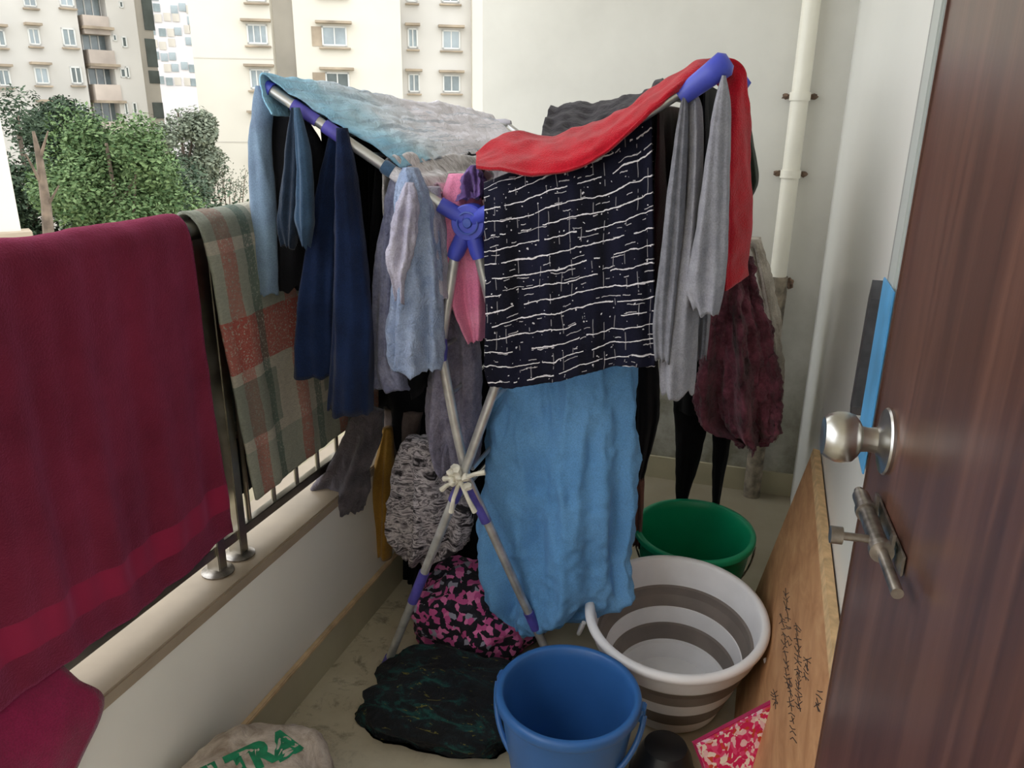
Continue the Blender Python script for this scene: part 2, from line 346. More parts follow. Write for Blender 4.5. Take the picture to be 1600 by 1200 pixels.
def shell(name,P,th,mat,parent=None,UV=None):
    """closed cloth from a (nv,nu,3) grid, thickness th"""
    nv,nu=P.shape[:2]; dv=np.gradient(P,axis=0); du=np.gradient(P,axis=1); N=np.cross(du,dv); N/=np.linalg.norm(N,axis=2,keepdims=True)+1e-9
    A=(P+N*th/2).reshape(-1,3); B=(P-N*th/2).reshape(-1,3); V=np.concatenate([A,B]); k=nv*nu; Fc=[]
    idx=lambda i,j:i*nu+j
    for i in range(nv-1):
        for j in range(nu-1):
            a,b,c,d=idx(i,j),idx(i,j+1),idx(i+1,j+1),idx(i+1,j); Fc.append((a,b,c,d)); Fc.append((d+k,c+k,b+k,a+k))
    bd=[idx(0,j) for j in range(nu)]+[idx(i,nu-1) for i in range(1,nv)]+[idx(nv-1,j) for j in range(nu-2,-1,-1)]+[idx(i,0) for i in range(nv-2,0,-1)]
    for q in range(len(bd)):
        a,b=bd[q],bd[(q+1)%len(bd)]; Fc.append((b,a,a+k,b+k))
    me=bpy.data.meshes.new(name); me.from_pydata(V.tolist(),[],Fc)
    if UV is None:
        lu=np.concatenate([[0],np.cumsum(np.linalg.norm(np.diff(P,axis=1),axis=2).mean(0))]); lv=np.concatenate([[0],np.cumsum(np.linalg.norm(np.diff(P,axis=0),axis=2).mean(1))])
        UV=np.stack(np.meshgrid(lu,lv),-1)
    uvs=np.concatenate([UV.reshape(-1,2)]*2); ul=me.uv_layers.new(name='UVMap')
    li=np.empty(len(me.loops),int); me.loops.foreach_get('vertex_index',li); ul.data.foreach_set('uv',uvs[li].ravel())
    return link(name,me,mat,parent,True)
def cloth(name,grid,mat,nu=60,nv=60,amp=.008,freq=4,seed=0,th=.004,wr=.003,wf=14,w=None,hem=.006,parent=None,UV=None,fdir=None):
    P=cr(grid,nv); P=np.swapaxes(cr(np.swapaxes(P,0,1),nu),0,1)
    dv=np.gradient(P,axis=0); du=np.gradient(P,axis=1); N=np.cross(du,dv); N/=np.linalg.norm(N,axis=2,keepdims=True)+1e-9
    if fdir is not None: N=np.broadcast_to(np.array(fdir,float),N.shape)
    Q=P.copy()
    for i in range(nv):
        v=i/(nv-1); ww=w(v) if w else v
        for j in range(nu):
            u=j/(nu-1); ph=nz(u*2+seed,v*1.2,seed)*2.2
            f=math.sin(2*PI*(freq*u)+ph+seed)+.5*math.sin(2*PI*freq*2.3*u+ph*2+seed*2)
            x,y,z=P[i,j]; g=.6*nz(x*wf+seed,y*wf,z*wf*.7)+1.3*(.25-abs(nz(x*wf*1.3,y*wf*1.3+seed,z*wf*.8)))+.4*nz(x*wf*3,y*wf*3+seed,z*wf*3)
            Q[i,j]=P[i,j]+N[i,j]*(amp*ww*f+wr*g)
    for j in range(nu): Q[-3:,j,2]+=hem*nz(j*.35+seed,3,seed)
    return shell(name,Q,th,mat,parent,UV)
def pxgrid(rows): return [[ony(*p) for p in r] for r in rows]
def bundle(name,rows,y,b,mat,lobes=5,la=.16,seed=0,n=72,nr=46,wr=.004,wf=16,parent=None,hem=.008,ragged=0,twist=.6,close=False):
    """hanging gathered garment: rows of (left px, right px, py[, dy]) at depth y; a closed folded tube, open at the hem"""
    cs=[]
    for r in rows:
        yy=y+(r[3] if len(r)>3 else 0); L=ony(r[0],r[2],yy); R_=ony(r[1],r[2],yy); c=(L+R_)/2; cs.append((c[0],c[1],c[2],abs(R_[0]-L[0])/2))
    C=cr(cs,nr); V=[]; Fc=[]
    a0=max(c[3] for c in C)
    for i,(x,yy,z,a) in enumerate(C):
        a=max(a,.003); t_=i/(nr-1); bb=b*min(1,.35+.9*a/a0)*(.5+.5*min(1,t_*3+.2))
        for k in range(n):
            th=2*PI*k/n; ph=seed+twist*t_*2+nz(t_*1.5,seed,2)*1.2
            f=la*min(1,.3+t_)*(math.sin(lobes*th+ph)+.45*math.sin((2*lobes+1)*th-ph*1.7))
            rx=1+f*.25; ry=1+f*1.6
            px_=x+a*math.cos(th)*rx; py_=yy+bb*math.sin(th)*ry; pz=z
            g=.6*nz(px_*wf+seed,py_*wf,pz*wf*.4)+1.5*(.25-abs(nz(px_*wf*1.2,py_*wf*1.2,pz*wf*.3+px_*wf*.5+seed)))+.4*nz(px_*wf*3,py_*wf*3,pz*wf*2.5+seed)
            o=wr*g*min(1,a/.02); px_+=math.cos(th)*o; py_+=math.sin(th)*o
            e=max(0,(t_-.8)/.2); pz+=e*hem*nz(math.cos(th)*2+seed,math.sin(th)*2,1)*2+e*ragged*nz(k*.5,seed,5)
            V.append((px_,py_,pz))
    # inner hem ring(s)
    last=V[-n:]; cx=np.mean(last,axis=0)
    hh=float(C[0][2]-C[-1][2])
    for s_,dz in ((.9,.002),(.82,min(.05,.15*hh)),(.5,min(.09,.2*hh))):
        if close: dz*=.08
        for p in last: V.append((cx[0]+(p[0]-cx[0])*s_,cx[1]+(p[1]-cx[1])*s_,p[2]+dz))
    tot=nr+3
    for i in range(tot-1):
        for k in range(n): Fc.append((i*n+k,i*n+(k+1)%n,(i+1)*n+(k+1)%n,(i+1)*n+k))
    Fc.append(tuple(range(n))[::-1]); Fc.append(tuple((tot-1)*n+k for k in range(n)))
    me=bpy.data.meshes.new(name); me.from_pydata(V,[],Fc); bm=bmesh.new(); bm.from_mesh(me); bmesh.ops.recalc_face_normals(bm,faces=bm.faces); bm.to_mesh(me); bm.free()
    return link(name,me,mat,parent,True)
def rod_drape(name,A,B,dl,dr,mat,seed=0,amp=.014,freq=5,rr=.013,spread=.02,nu=70,nv=54,th=.004,wr=.004,wf=14,parent=None,hem=.015):
    """cloth over a rod A->B, hanging dl on the -x side and dr on the +x side"""
    A=np.array(A,float); B=np.array(B,float); out=np.zeros((nv,nu,3)); Lt=dl+dr+PI*rr
    for j in range(nu):
        u=j/(nu-1); c=A*(1-u)+B*u
        for i in range(nv):
            s_=i/(nv-1)*Lt
            if s_<dl: d=dl-s_; x=-rr-spread*d/.3; z=-d; k=d
            elif s_<dl+PI*rr: a=(s_-dl)/rr; x=-rr*math.cos(a); z=rr*math.sin(a); k=0
            else: d=s_-dl-PI*rr; x=rr+spread*d/.3; z=-d; k=d
            ph=nz(u*2.2+seed,d_ if (d_:=k*1.5) else 0,seed)*2.5
            f=math.sin(2*PI*freq*u+ph+(2.0 if x>0 else 0)+seed)*amp*min(1,k/.15)
            g=wr*nz(u*wf+seed,x*wf*4,z*wf)
            out[i,j]=c+np.array([x+f+g,f*.4,z+(hem*nz(u*7+seed,1 if x<0 else 9,0) if i in(0,1,nv-1,nv-2) else 0)])
    return shell(name,out,th,mat,parent)

# ================================================================== THE SETTING
XL,XR,YE=-1.065,.208,3.2
struct(MB().box((XL-.2,-1.6,-.12),(XR+.25,YE+.15,0)).build('floor',M['floor'],smooth=False))
struct(MB().box((-1.3,-1.6,2.8),(XR+.3,YE+.15,2.95)).build('ceiling',M['ceil'],smooth=False))
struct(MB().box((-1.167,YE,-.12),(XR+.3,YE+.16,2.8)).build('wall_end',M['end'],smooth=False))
# right wall with window opening y .55-1.36, z .97-2.0
wy0,wy1,wz0,wz1=.5,1.385,.965,2.05
w=MB().box((XR,.35,-.12),(XR+.18,wy0,2.8)).box((XR,wy1,-.12),(XR+.18,YE,2.8)).box((XR,wy0,-.12),(XR+.18,wy1,wz0)).box((XR,wy0,wz1),(XR+.18,wy1,2.8))
struct(w.build('wall_right',M['gloss_paint'],smooth=False))
struct(MB().box((-1.3,-1.72,-.12),(XR+1.2,-1.6,2.8)).build('wall_back',M['paint'],smooth=False))
struct(MB().box((XL-.19,-1.6,-.12),(XL,YE,.455)).build('wall_left',M['paint'],smooth=False))
struct(MB().box((XL-.21,-1.6,.455),(XL+.004,YE,.487),bev=.004).build('trim_1',M['ledge']))
b_=MB().box((XL,-1.6,0),(XL+.012,YE,.112)).build('baseboard_left',M['skirt'],smooth=False); struct(b_)
MB().box((XL,-1.6,.112),(XL+.016,YE,.124),bev=.003).build('top_edge',M['skirt_top'],b_)
struct(MB().box((XL+.013,YE-.012,0),(XR,YE,.1)).build('baseboard_end',M['skirt'],smooth=False))
# window in right wall (mostly behind the open door)
wf_=MB().box((XR-.018,wy1-.045,wz0),(XR+.04,wy1,wz1),bev=.003).box((XR-.018,wy0,wz0),(XR+.04,wy0+.04,wz1),bev=.003).box((XR-.018,wy0,wz0),(XR+.04,wy1,wz0+.035),bev=.003).box((XR-.018,wy0,wz1-.035),(XR+.04,wy1,wz1),bev=.003).build('window_1',M['alu']); struct(wf_)
MB().box((XR-.024,wy1-.12,wz0+.03),(XR+.012,wy1-.055,wz1-.03),bev=.003).box((XR-.02,wy0+.04,wz0+.03),(XR+.01,wy0+.09,wz1-.03)).box((XR-.018,wy0+.05,wz0+.035),(XR+.008,wy1-.1,wz0+.06)).build('sash',M['alu2'],wf_)
MB().box((XR-.004,wy0+.05,wz0+.04),(XR+.002,wy1-.11,wz1-.04)).build('pane',plain('window_pane_glass',(120,140,150),.08,spec=.8),wf_,smooth=False)
MB().box((XR-.0275,wy1-.15,wz0+.01),(XR-.0245,wy1-.03,wz0+.3),bev=.001).build('blue_film',M['bluefilm'],wf_)
hb=MB(); z0,z1=.99,1.24
hb.bm.verts.new; 
P=[(1.455,z0+.02),(1.47,z0),(1.49,z0+.012),(1.478,z1-.035),(1.462,z1),(1.447,z1-.03)]
vs=[[hb.bm.verts.new((XR-q,p[0],p[1])) for p in P] for q in (.0005,.03)]
hb.bm.faces.new(vs[0]); hb.bm.faces.new(vs[1][::-1])
for i in range(6): hb.bm.faces.new((vs[0][i],vs[0][(i+1)%6],vs[1][(i+1)%6],vs[1][i]))
hb.build('latch_plate',M['darkmetal'],wf_,smooth=False)

# ================================================================== DOOR (open, brown wood)
da=math.radians(-4); du=np.array([math.sin(da),math.cos(da),0]); dn=np.array([-math.cos(da),math.sin(da),0])  # dn faces the balcony
r=ray(1388,690); DK=CAM+r*(.8/F)
def door_pt(a,z,o=0): return DK+du*a+dn*o+np.array([0,0,z-DK[2]])
def on_door(px,py,off=0): return onplane(px,py,DK+dn*off,dn)
TH=.036
lo=MB(); c=door_pt(.0635-.4,1.03,-TH/2); lo.obox(c,(du,dn,(0,0,1)),(.4,TH/2,1.025),bev=.002)
door=lo.build('door_1',M['door']); struct(door)
# knob
kn=empty('door_knob',DK,'','') ; bpy.data.objects.remove(kn)
MX=Matrix(((du[0],0,dn[0],DK[0]),(du[1],0,dn[1],DK[1]),(0,1,0,DK[2]),(0,0,0,1)))
kp=MB().lathe([(.0001,.0),(.034,.0),(.0345,.003),(.033,.005),(.018,.0085),(.0135,.012),(.0125,.02),(.0135,.026),(.019,.029),(.0245,.034),(.0265,.042),(.0262,.05),(.023,.058),(.0195,.0625),(.0180,.0625),(.015,.061),(.0001,.0605)],64,MX)
kp.build('doorknob',M['steel'],door)
# horizontal tower bolt
A=on_door(1340,765,.016); B=on_door(1396,918,.016); zb=(A[2]+B[2])/2
A[2]=zb; B[2]=zb; A=on_door(1345,775,.016); B=A+(-du)*np.linalg.norm(B-A)
ab=B-A; L=np.linalg.norm(ab); e=ab/L
bolt=MB().tube([A-e*.012,B+e*.014],.0052,16).build('door_bolt',M['oldsteel'],door)
MB().tube([A,A+e*.002,A+e*L*.62],.0085,16).build('barrel',M['oldsteel'],bolt)
MB().obox(A+e*L*.45-dn*.0135,(du,(0,0,1),dn),(L*.36,.010,.0012),bev=.0007).build('back_plate',M['oldsteel'],bolt)
for f_ in (.2,.66):
    q=A+e*L*f_; MB().tube([q-e*.0045,q+e*.0045],.0108,18).obox(q-dn*.008,(du,(0,0,1),dn),(.0045,.019,.0015)).build('strap',M['oldsteel'],bolt)
q=A+e*L*.55; MB().tube([q,q+dn*.03,q+dn*.031,q+dn*.042],[.004,.004,.0085,.0085],16).build('bolt_lever',M['oldsteel'],bolt)

# ================================================================== RAILING
RX=-1.13
rail=empty('balcony_railing',(RX,1.3,.487),'stainless steel balcony railing standing on the left ledge, half hidden by a maroon towel','railing')
MB().tube([(RX,-.45,1.268),(RX,3.19,1.268)],.021,20).build('top_rail',M['rail_steel'],rail)
MB().box((RX-.012,-.45,.535),(RX+.012,3.19,.56),bev=.002).build('bottom_rail',M['rail_steel'],rail)
for y in (-.1,.55,1.305,1.385,2.1,2.9):
    p=MB().box((RX-.018,y-.014,.488),(RX+.018,y+.014,1.25),bev=.002).build('post',M['rail_steel'],rail)
    MB().lathe([(.0001,.0),(.036,.0),(.037,.004),(.03,.008),(.022,.012),(.0001,.012)],20,Matrix.Translation((RX,y,.4875))).build('base_flange',M['oldsteel'],p)
y=-.35
bal=None
while y<3.15:
    if min(abs(y-q) for q in (-.1,.55,1.305,1.385,2.1,2.9))>.04:
        if bal is None: bal=MB().tube([(RX,0,.56),(RX,0,1.25)],.0065,10).build('baluster',M['rail_steel'],rail); bal.location=(0,y,0)
        else: o=bal.copy(); COL.objects.link(o); o.location=(0,y,0)
    y+=.105
for o in list(COL.objects):
    if o.name.startswith('baluster'):
        yy=o.location.y; o.location=(0,yy,0)
# maroon towel over the rail
def rail_cloth(name,ys0,ys1,fz,bz,mat,x_f=.034,x_b=-.035,top=1.298,swing=0,**k):
    """grid rows: back hem -> over rail -> front hem ; columns along y"""
    rows=[]
    ncol=len(ys0)
    prof=[(x_b-.004,0),(x_b,.55),(x_b,.93)]
    g=[]
    for (x,f) in prof: g.append([(RX+x,ys0[j],bz+(top-.03-bz)*f) for j in range(ncol)])
    g.append([(RX-.02,ys0[j],top-.003) for j in range(ncol)]); g.append([(RX+.016,ys0[j],top-.002) for j in range(ncol)])
    for f in (.05,.3,.6,.85,1.0):
        g.append([(RX+x_f+swing*f*f,ys0[j]+(ys1[j]-ys0[j])*f,top-.02+(fz[j]-top+.02)*f) for j in range(ncol)])
    return cloth(name,g,mat,w=lambda v:(.9 if v<.25 else max(.0,(v-.42))*1.7*(1-max(0,v-.86)*5.5)),**k)
tw=empty('maroon_towel',(RX,.8,1.29),'large maroon terry towel folded over the steel railing at the left edge','towel')
rail_cloth('towel_cloth',[.2,.5,.8,1.05,1.305],[.2,.5,.8,1.06,1.31],[.60,.595,.59,.58,.6],.62,M['maroon'],swing=.012,nu=130,nv=120,amp=.013,freq=6,seed=3,th=.008,wr=.004,wf=10,parent=tw,hem=.004,
    UV=None)
# remap v of the towel so the woven band sits near the hem
me=tw.children[0].data; uvl=me.uv_layers[0]; a_=np.empty(len(uvl.data)*2); uvl.data.foreach_get('uv',a_); a_=a_.reshape(-1,2)
a_[:,1]/=a_[:,1].max(); uvl.data.foreach_set('uv',a_.ravel())
g=[[(-1.112,.2,.68),(-1.112,.5,.68),(-1.112,.83,.68)],[(-1.105,.2,.61),(-1.105,.5,.61),(-1.105,.84,.61)],[(-1.07,.2,.56),(-1.07,.5,.56),(-1.068,.85,.555)],[(-1.045,.2,.5),(-1.045,.5,.5),(-1.04,.87,.5)],[(-1.045,.2,.42),(-1.045,.45,.42),(-1.04,.79,.42)],[(-1.05,.2,.3),(-1.05,.4,.3),(-1.045,.66,.3)]]
cloth('under_layer',g,M['maroon2'],nu=50,nv=40,amp=.004,freq=3,seed=5,th=.006,wr=.002,parent=tw)
pl=rail_cloth('plaid_blanket',[1.34,1.6,1.9,2.2,2.6],[1.425,1.65,1.9,2.2,2.55],[.62,.635,.64,.64,.64],.75,M['plaid'],nu=110,nv=100,amp=.006,freq=5,seed=8,th=.007,wr=.004,wf=14,x_f=.036,x_b=-.034,hem=.003)
g=[[(-1.175,1.30,1.26),(-1.175,1.6,1.26),(-1.175,1.9,1.26)],[(-1.18,1.30,.95),(-1.18,1.6,.95),(-1.18,1.9,.95)],[(-1.18,1.31,.60),(-1.18,1.6,.60),(-1.18,1.9,.60)]]  # blanket's back in shade, added as a black sheet outside the rail
tag(cloth('black_cloth',g,M['black'],nu=40,nv=30,amp=.006,freq=3,seed=4),'shaded back of the blanket outside the railing, painted black, in the gap beside the maroon towel','clothes')
tag(pl,'cream blanket with red and green checks hung over the railing beside the maroon towel','blanket')

# ================================================================== DRYING RACK
HUB=ony(735,347,1.6); LT=ony(425,141,1.5); RT=ony(1132,100,1.55)
LTf=ony(790,194,2.75); RTf=ony(1163,130,2.5); HUBf=np.array([HUB[0]+.0,2.7,HUB[2]])
rack=empty('drying_rack',(HUB[0],1.7,0),'winged metal clothes drying rack with violet blue plastic joints, loaded with washing','clothes rack')
def lerp(a,b,t): return np.array(a)*(1-t)+np.array(b)*t
AL0=ony(692,322,1.585); AR0=ony(766,330,1.585)
MB().tube([LT,lerp(LT,AL0,.5),AL0],.0115,16).build('left_arm',M['tube'],rack)
MB().tube([RT,lerp(RT,AR0,.5),AR0],.0115,16).build('right_arm',M['tube'],rack)
MB().tube([LTf,HUBf],.0115,14).build('rear_left_arm',M['tube'],rack)
MB().tube([RTf,HUBf],.0115,14).build('rear_right_arm',M['tube'],rack)
def rodp(w_,s_):
    return (lerp(LT,AL0,s_),lerp(LTf,HUBf,s_)) if w_=='L' else (lerp(RT,AR0,s_),lerp(RTf,HUBf,s_))
for w_,ss in (('L',(0.02,.2,.36,.55,.74,.9)),('R',(.02,.2,.38,.56,.74,.9))):
    for s_ in ss:
        a,b=rodp(w_,s_); MB().tube([a,b],.0055,10).build('rod',M['tube'],rack)
# near hub
hubm=MB(); MXh=Matrix(((1,0,0,HUB[0]),(0,0,-1,HUB[1]),(0,1,0,HUB[2]),(0,0,0,1)))
hubm.lathe([(.0001,-.02),(.036,-.02),(.039,-.016),(.039,.014),(.036,.018),(.0001,.018)],40,MXh)
LU=ony(711,398,1.6); RU=ony(748,398,1.6)
for q,rr0,rr1,st in ((AL0,.017,.0165,.25),(AR0,.017,.0165,.25),(LU,.0185,.0155,.3),(RU,.0185,.0155,.3)):
    a=lerp(HUB,q,st); e_=(np.array(q)-HUB); e_/=np.linalg.norm(e_); hubm.tube([a,lerp(HUB,q,.9),np.array(q)+e_*.008],[rr0,rr0,rr1],18)
hub=hubm.build('hub',M['bluep'],rack)
MB().lathe([(.024,.018),(.0245,.0215),(.0215,.022),(.021,.0185)],36,MXh,closed=True).build('ring',M['hubring'],hub)
MB().lathe([(.0001,.0225),(.009,.022),(.011,.019),(.0115,.016)],24,MXh).build('screw_cap',M['hubring'],hub)
MB().tube([HUBf-np.array([0,.02,0]),HUBf+np.array([0,.02,0])],.037,24).build('rear_hub',M['bluep'],rack)
# legs
JL=ony(688,545,1.59); JR=ony(788,565,1.62); X0=ony(726,742,1.62); X1=ony(722,748,1.6)
FL=onz(600,1050,0.0); FR=onz(884,1082,0.0)
FLs=lerp(FL,X1,.04); FRs=lerp(FR,X0,.03)
for nm,pp in (('upper_leg',[LU,JL]),('upper_leg',[RU,JR]),('lower_leg',[JL,lerp(JL,X0,.55),X0+np.array([.004,.0,0]),lerp(X0,FRs,.5),FRs]),('lower_leg',[JR,lerp(JR,X1,.5),X1,lerp(X1,FLs,.5),FLs])):
    MB().tube(pp,.0115,16).build(nm,M['tube_coat'],rack)
for q in (JL,JR):
    MB().tube([q+np.array([0,0,.028]),q+np.array([0,-.002,0]),q-np.array([0,0,.026])],[.015,.018,.015],16).build('joint_cover',M['purplep'],rack)
for a,b in ((lerp(X1,FLs,.46),lerp(X1,FLs,.62)),(lerp(X0,FRs,.04),lerp(X0,FRs,.2)),(lerp(X1,FLs,-.0),lerp(X1,FLs,.1)),(lerp(X0,FRs,.62),lerp(X0,FRs,.7))):
    MB().tube([a,b],.0138,18).build('leg_sleeve',M['purplep'],rack)
for q,p2 in ((FL,X1),(FR,X0)):
    MB().tube([np.array([q[0],q[1],0.001]),lerp(q,p2,.035),lerp(q,p2,.09)],[.016,.0165,.0145],18).build('foot',M['purplep'],rack)
# rear legs
dyv=np.array([0,1.1,0])
for pp in ([LU+dyv,JL+dyv],[RU+dyv,JR+dyv],[JL+dyv,X0+dyv,FRs*[1,1,0]+dyv+[0,-.05,.012]],[JR+dyv,X1+dyv,FLs*[1,1,0]+dyv+[0,-.05,.012]]):
    MB().tube(pp,.0115,14).build('rear_leg',M['tube_coat'],rack)
# clips, caps
for s0,s1 in ((.30,.40),(.12,.26)):
    a,b=lerp(LT,AL0,s0),lerp(LT,AL0,s1); MB().tube([a,b],.0145 if s0==.30 else .013,18).build('arm_clip',M['purplep'],rack)
cp=ony(1062,152,1.55); ct=RT+ (RT-cp)*.12
MB().tube([cp,lerp(cp,ct,.08),lerp(cp,ct,.6),lerp(cp,ct,.9),ct],[.0165,.0178,.021,.0235,.013],22).build('end_cap',M['bluep'],rack,sharp=80)
MB().tube([LT,LT+(LT-AL0)*.05],[.016,.012],16).build('end_cap',M['bluep'],rack)
q=RTf; MB().tube([q-[.02,0,.0],q,q+[.012,0,.01]],[.018,.022,.012],18).build('end_cap',M['bluep'],rack)
MB().tube([LTf-[.05,0,-.0],LTf,LTf+[.02,0,.003]],[.016,.018,.01],16).build('end_cap',plain('grey_end_cap',(168,164,172),.5),rack)
# lower cross rods
for (p,y0,y1) in ((lerp(JL,X0,.35),1.6,2.7),(lerp(JR,X1,.35),1.6,2.7),(lerp(X1,FLs,.12),1.6,2.7),(X0+[0.02,0,.02],1.6,2.7),(JR,1.6,2.7),(JL,1.6,2.7)):
    MB().tube([(p[0],y0+.02,p[2]),(p[0],y1,p[2])],.0055,10).build('rod',M['tube'],rack)
# white cord knot at crossing
kt=MB(); random.seed(4)
for i in range(9):
    a=random.uniform(0,2*PI); rr_=random.uniform(.008,.026); kt.blob((X0[0]+rr_*math.cos(a),1.585+random.uniform(-.012,.006),X0[2]+rr_*1.2*math.sin(a)),(random.uniform(.008,.015),.012,random.uniform(.008,.014)),i,.5,2,2.5)
for (x_,y_) in ((758,738),(694,748),(742,800),(690,765),(705,800)):
    q=ony(x_,y_,1.585); kt.tube([X0-[0,.03,0],lerp(X0-[0,.03,0],q,.6)+np.array([0,-.008,.006]),q],[.006,.005,.007],8)
kk=kt.build('cord_knot',M['cord']); tag(kk,'white cord knotted around the crossing of the rack legs','cord')

# ================================================================== LAUNDRY
def T(o,label,cat='clothes',group=None): return tag(o,label,cat,group)
# light blue-white sheet over left wing
g=[]
def wing(s_,t,dz=.012):
    a,b=rodp('L',s_); p=lerp(a,b,t); p[2]+=dz; return p
ts=[-.02,.22,.45,.68,.9]
offs=[(.006,.05),(.0,.035),(-.006,.02),(-.008,.008)]
for (dx,dz) in offs: g.append([wing(0,t,0)+np.array([-.016+dx+ (.02 if t<0 else 0),-.0,-dz*(1 if t<.9 else .8)]) for t in ts])
for s_,dz in ((0,.017),(.15,.014),(.28,.013),(.42,.010),(.6,.012),(.72,.002)): 
    g.append([wing(s_*(1-.42*max(t,0)),t if t>0 else (-.02+.02*s_*3),dz+.012) for t in ts])
T(cloth('light_blue_sheet',g,M['sheet'],nu=90,nv=110,amp=.004,freq=2,seed=2,th=.004,wr=.006,wf=18,w=lambda v:1,hem=.004),'thin light blue sheet fading to white, spread over the left wing of the rack','sheet')
# black cloths on the left wing rods
a,b=rodp('L',.17); T(rod_drape('black_cloth',lerp(a,b,.06),lerp(a,b,.8),.36,.40,M['black'],seed=1,amp=.006,spread=.0,rr=.009),'black cloth hanging just inside the light blue sheet on the left wing','clothes')
a,b=rodp('L',.55); T(rod_drape('black_cloth',lerp(a,b,.05),lerp(a,b,.85),.5,.56,M['black'],seed=5,amp=.008,spread=.02),'long black cloth hanging behind the navy jeans on the left wing','clothes')
a,b=rodp('L',.36); T(rod_drape('black_cloth',lerp(a,b,.12),lerp(a,b,.8),.42,.42,M['black'],seed=9,amp=.006,spread=.01,rr=.009),'black cloth hanging between the slate shirt and the navy jeans','clothes')
# slate top near end
bundle('hanging_end',[(400,410,134),(396,424,165),(390,425,215),(390,428,280),(393,432,360),(398,434,420),(403,434,460)],1.525,.02,M['slatep'],2,.12,3,parent=bpy.data.objects['light_blue_sheet'],close=True)
T(bundle('black_shirt',[(410,462,158),(414,500,215),(418,512,280),(426,505,350),(431,478,410),(436,472,452)],1.565,.03,M['black'],3,.15,5,wr=.004),'black shirt hanging at the left end of the rack between pale and dark blue clothes','shirt')
sl=empty('slate_top',ony(462,175,1.5),'slate blue cotton top hanging in two folds from the left end of the rack','clothes')
bundle('fold',[(455,464,168),(449,472,230),(442,470,300),(438,466,350),(444,462,385)],1.50,.02,M['teal'],3,.2,2,parent=sl)
bundle('sleeve',[(460,468,168),(464,482,230),(466,488,290),(462,489,340),(467,486,362),(473,482,384)],1.485,.018,M['slate'],3,.15,4,parent=sl,close=True)
# jeans
jn=empty('navy_jeans',ony(527,197,1.53),'dark navy jeans hanging by the waist from the left arm of the rack','jeans')
bundle('trouser_leg',[(519,532,198),(508,534,250),(494,531,330),(480,527,420),(468,524,510),(463,530,585)],1.56,.045,M['jeans'],3,.14,1,parent=jn,twist=.3)
bundle('trouser_leg',[(526,542,200),(527,552,260),(527,562,340),(525,572,430),(521,579,530),(516,578,642)],1.52,.042,M['jeans'],3,.14,6,parent=jn,twist=.3)
# lavender-grey ribbed towel, shirts
T(bundle('ribbed_towel',[(612,628,262),(604,630,310),(594,626,380),(587,620,450),(582,614,530),(580,620,575),(582,640,606)],1.58,.035,M['ribbed'],3,.2,3,wr=.005,wf=24),'lavender grey ribbed towel hanging left of the pale blue shirt','towel')
sh=empty('pale_blue_shirt',ony(640,270,1.54),'crumpled pale blue shirt hanging over the left arm near the hub','shirt')
bundle('body',[(628,650,262),(622,662,285),(620,676,330),(622,684,400),(614,688,460),(609,688,520),(612,686,560),(617,684,574)],1.555,.05,M['shirt'],4,.22,7,wr=.008,wf=26,parent=sh,ragged=.01)
bundle('sleeve',[(634,646,285),(622,652,320),(612,650,360),(606,645,398),(612,636,430),(618,634,470)],1.50,.022,M['shirt2'],3,.25,2,wr=.008,wf=30,parent=sh)
MB().tube([lerp(LT,AL0,.64),lerp(LT,AL0,.655),lerp(LT,AL0,.70)],[.0125,.0155,.015],16).build('collar',M['slate'],sh)
MB().tube([lerp(LT,AL0,.70),lerp(LT,AL0,.74),lerp(LT,AL0,.8)],[.0145,.0155,.0135],16).build('collar_band',M['streak'],sh)
T(bundle('lavender_shirt',[(655,688,292),(660,696,340),(664,702,400),(672,706,450),(680,704,470)],1.60,.04,M['shirt2'],4,.2,5,wr=.006,wf=20),'pale lavender cloth hanging between the blue shirt and the pink one','shirt')
T(bundle('seersucker_dress',[(690,735,430),(688,742,500),(676,748,570),(670,748,640),(672,746,690),(690,740,728)],1.72,.06,M['lav'],5,.25,4,wr=.006,wf=28,ragged=.01),'lavender grey seersucker dress hanging low behind the crossed rack legs','dress')
# cloths lying across the left wing inner rods
def wing_sheet(name,s0,s1,t0,t1,mat,drop,seed,**k):
    g=[]
    for s_,dz in ((s0,-drop),(s0,-.02),(s0,.02),((s0+s1)/2,.006),(s1,.014),(s1,-.03),(s1,-drop*1.2)):
        g.append([wing(s_,t,dz)+np.array([(-.02 if s_==s0 else (.014 if s_==s1 else 0)) if dz<.01 else 0,0,0]) for t in np.linspace(t0,t1,5)])
    return cloth(name,g,mat,nu=70,nv=60,amp=.004,freq=4,seed=seed,th=.004,wr=.008,wf=20,w=lambda v:1,**k)
T(wing_sheet('streaky_grey_cloth',.64,.83,.03,.95,M['streak'],.12,3),'grey and white streaked cloth lying across the inner rods of the left wing','clothes')
T(wing_sheet('pale_pink_cloth',.88,.97,.06,.95,M['palepink'],.14,6),'pale pink and white cloth on the rod nearest the hub','clothes')
T(bundle('pink_top',[(703,745,272),(692,752,310),(690,756,360),(700,760,420),(708,760,470),(722,758,505),(735,752,532)],1.66,.05,M['pink'],4,.2,3,wr=.005,wf=18,close=True),'bright pink top hanging behind the blue hub','clothes')
T(bundle('violet_scarf',[(737,747,258),(728,754,270),(722,757,286),(724,754,304),(716,746,312)],1.625,.025,M['violet'],4,.35,3,wr=.012,wf=40,nr=30),'violet scarf twisted on the rack just above the hub','scarf')
T(bundle('printed_scarf',[(750,800,252),(745,830,268),(748,810,290),(752,790,310)],1.68,.05,M['bwprint'],4,.3,5,wr=.008,wf=40,nr=24),'small grey printed scarf bunched under the red towel','scarf')
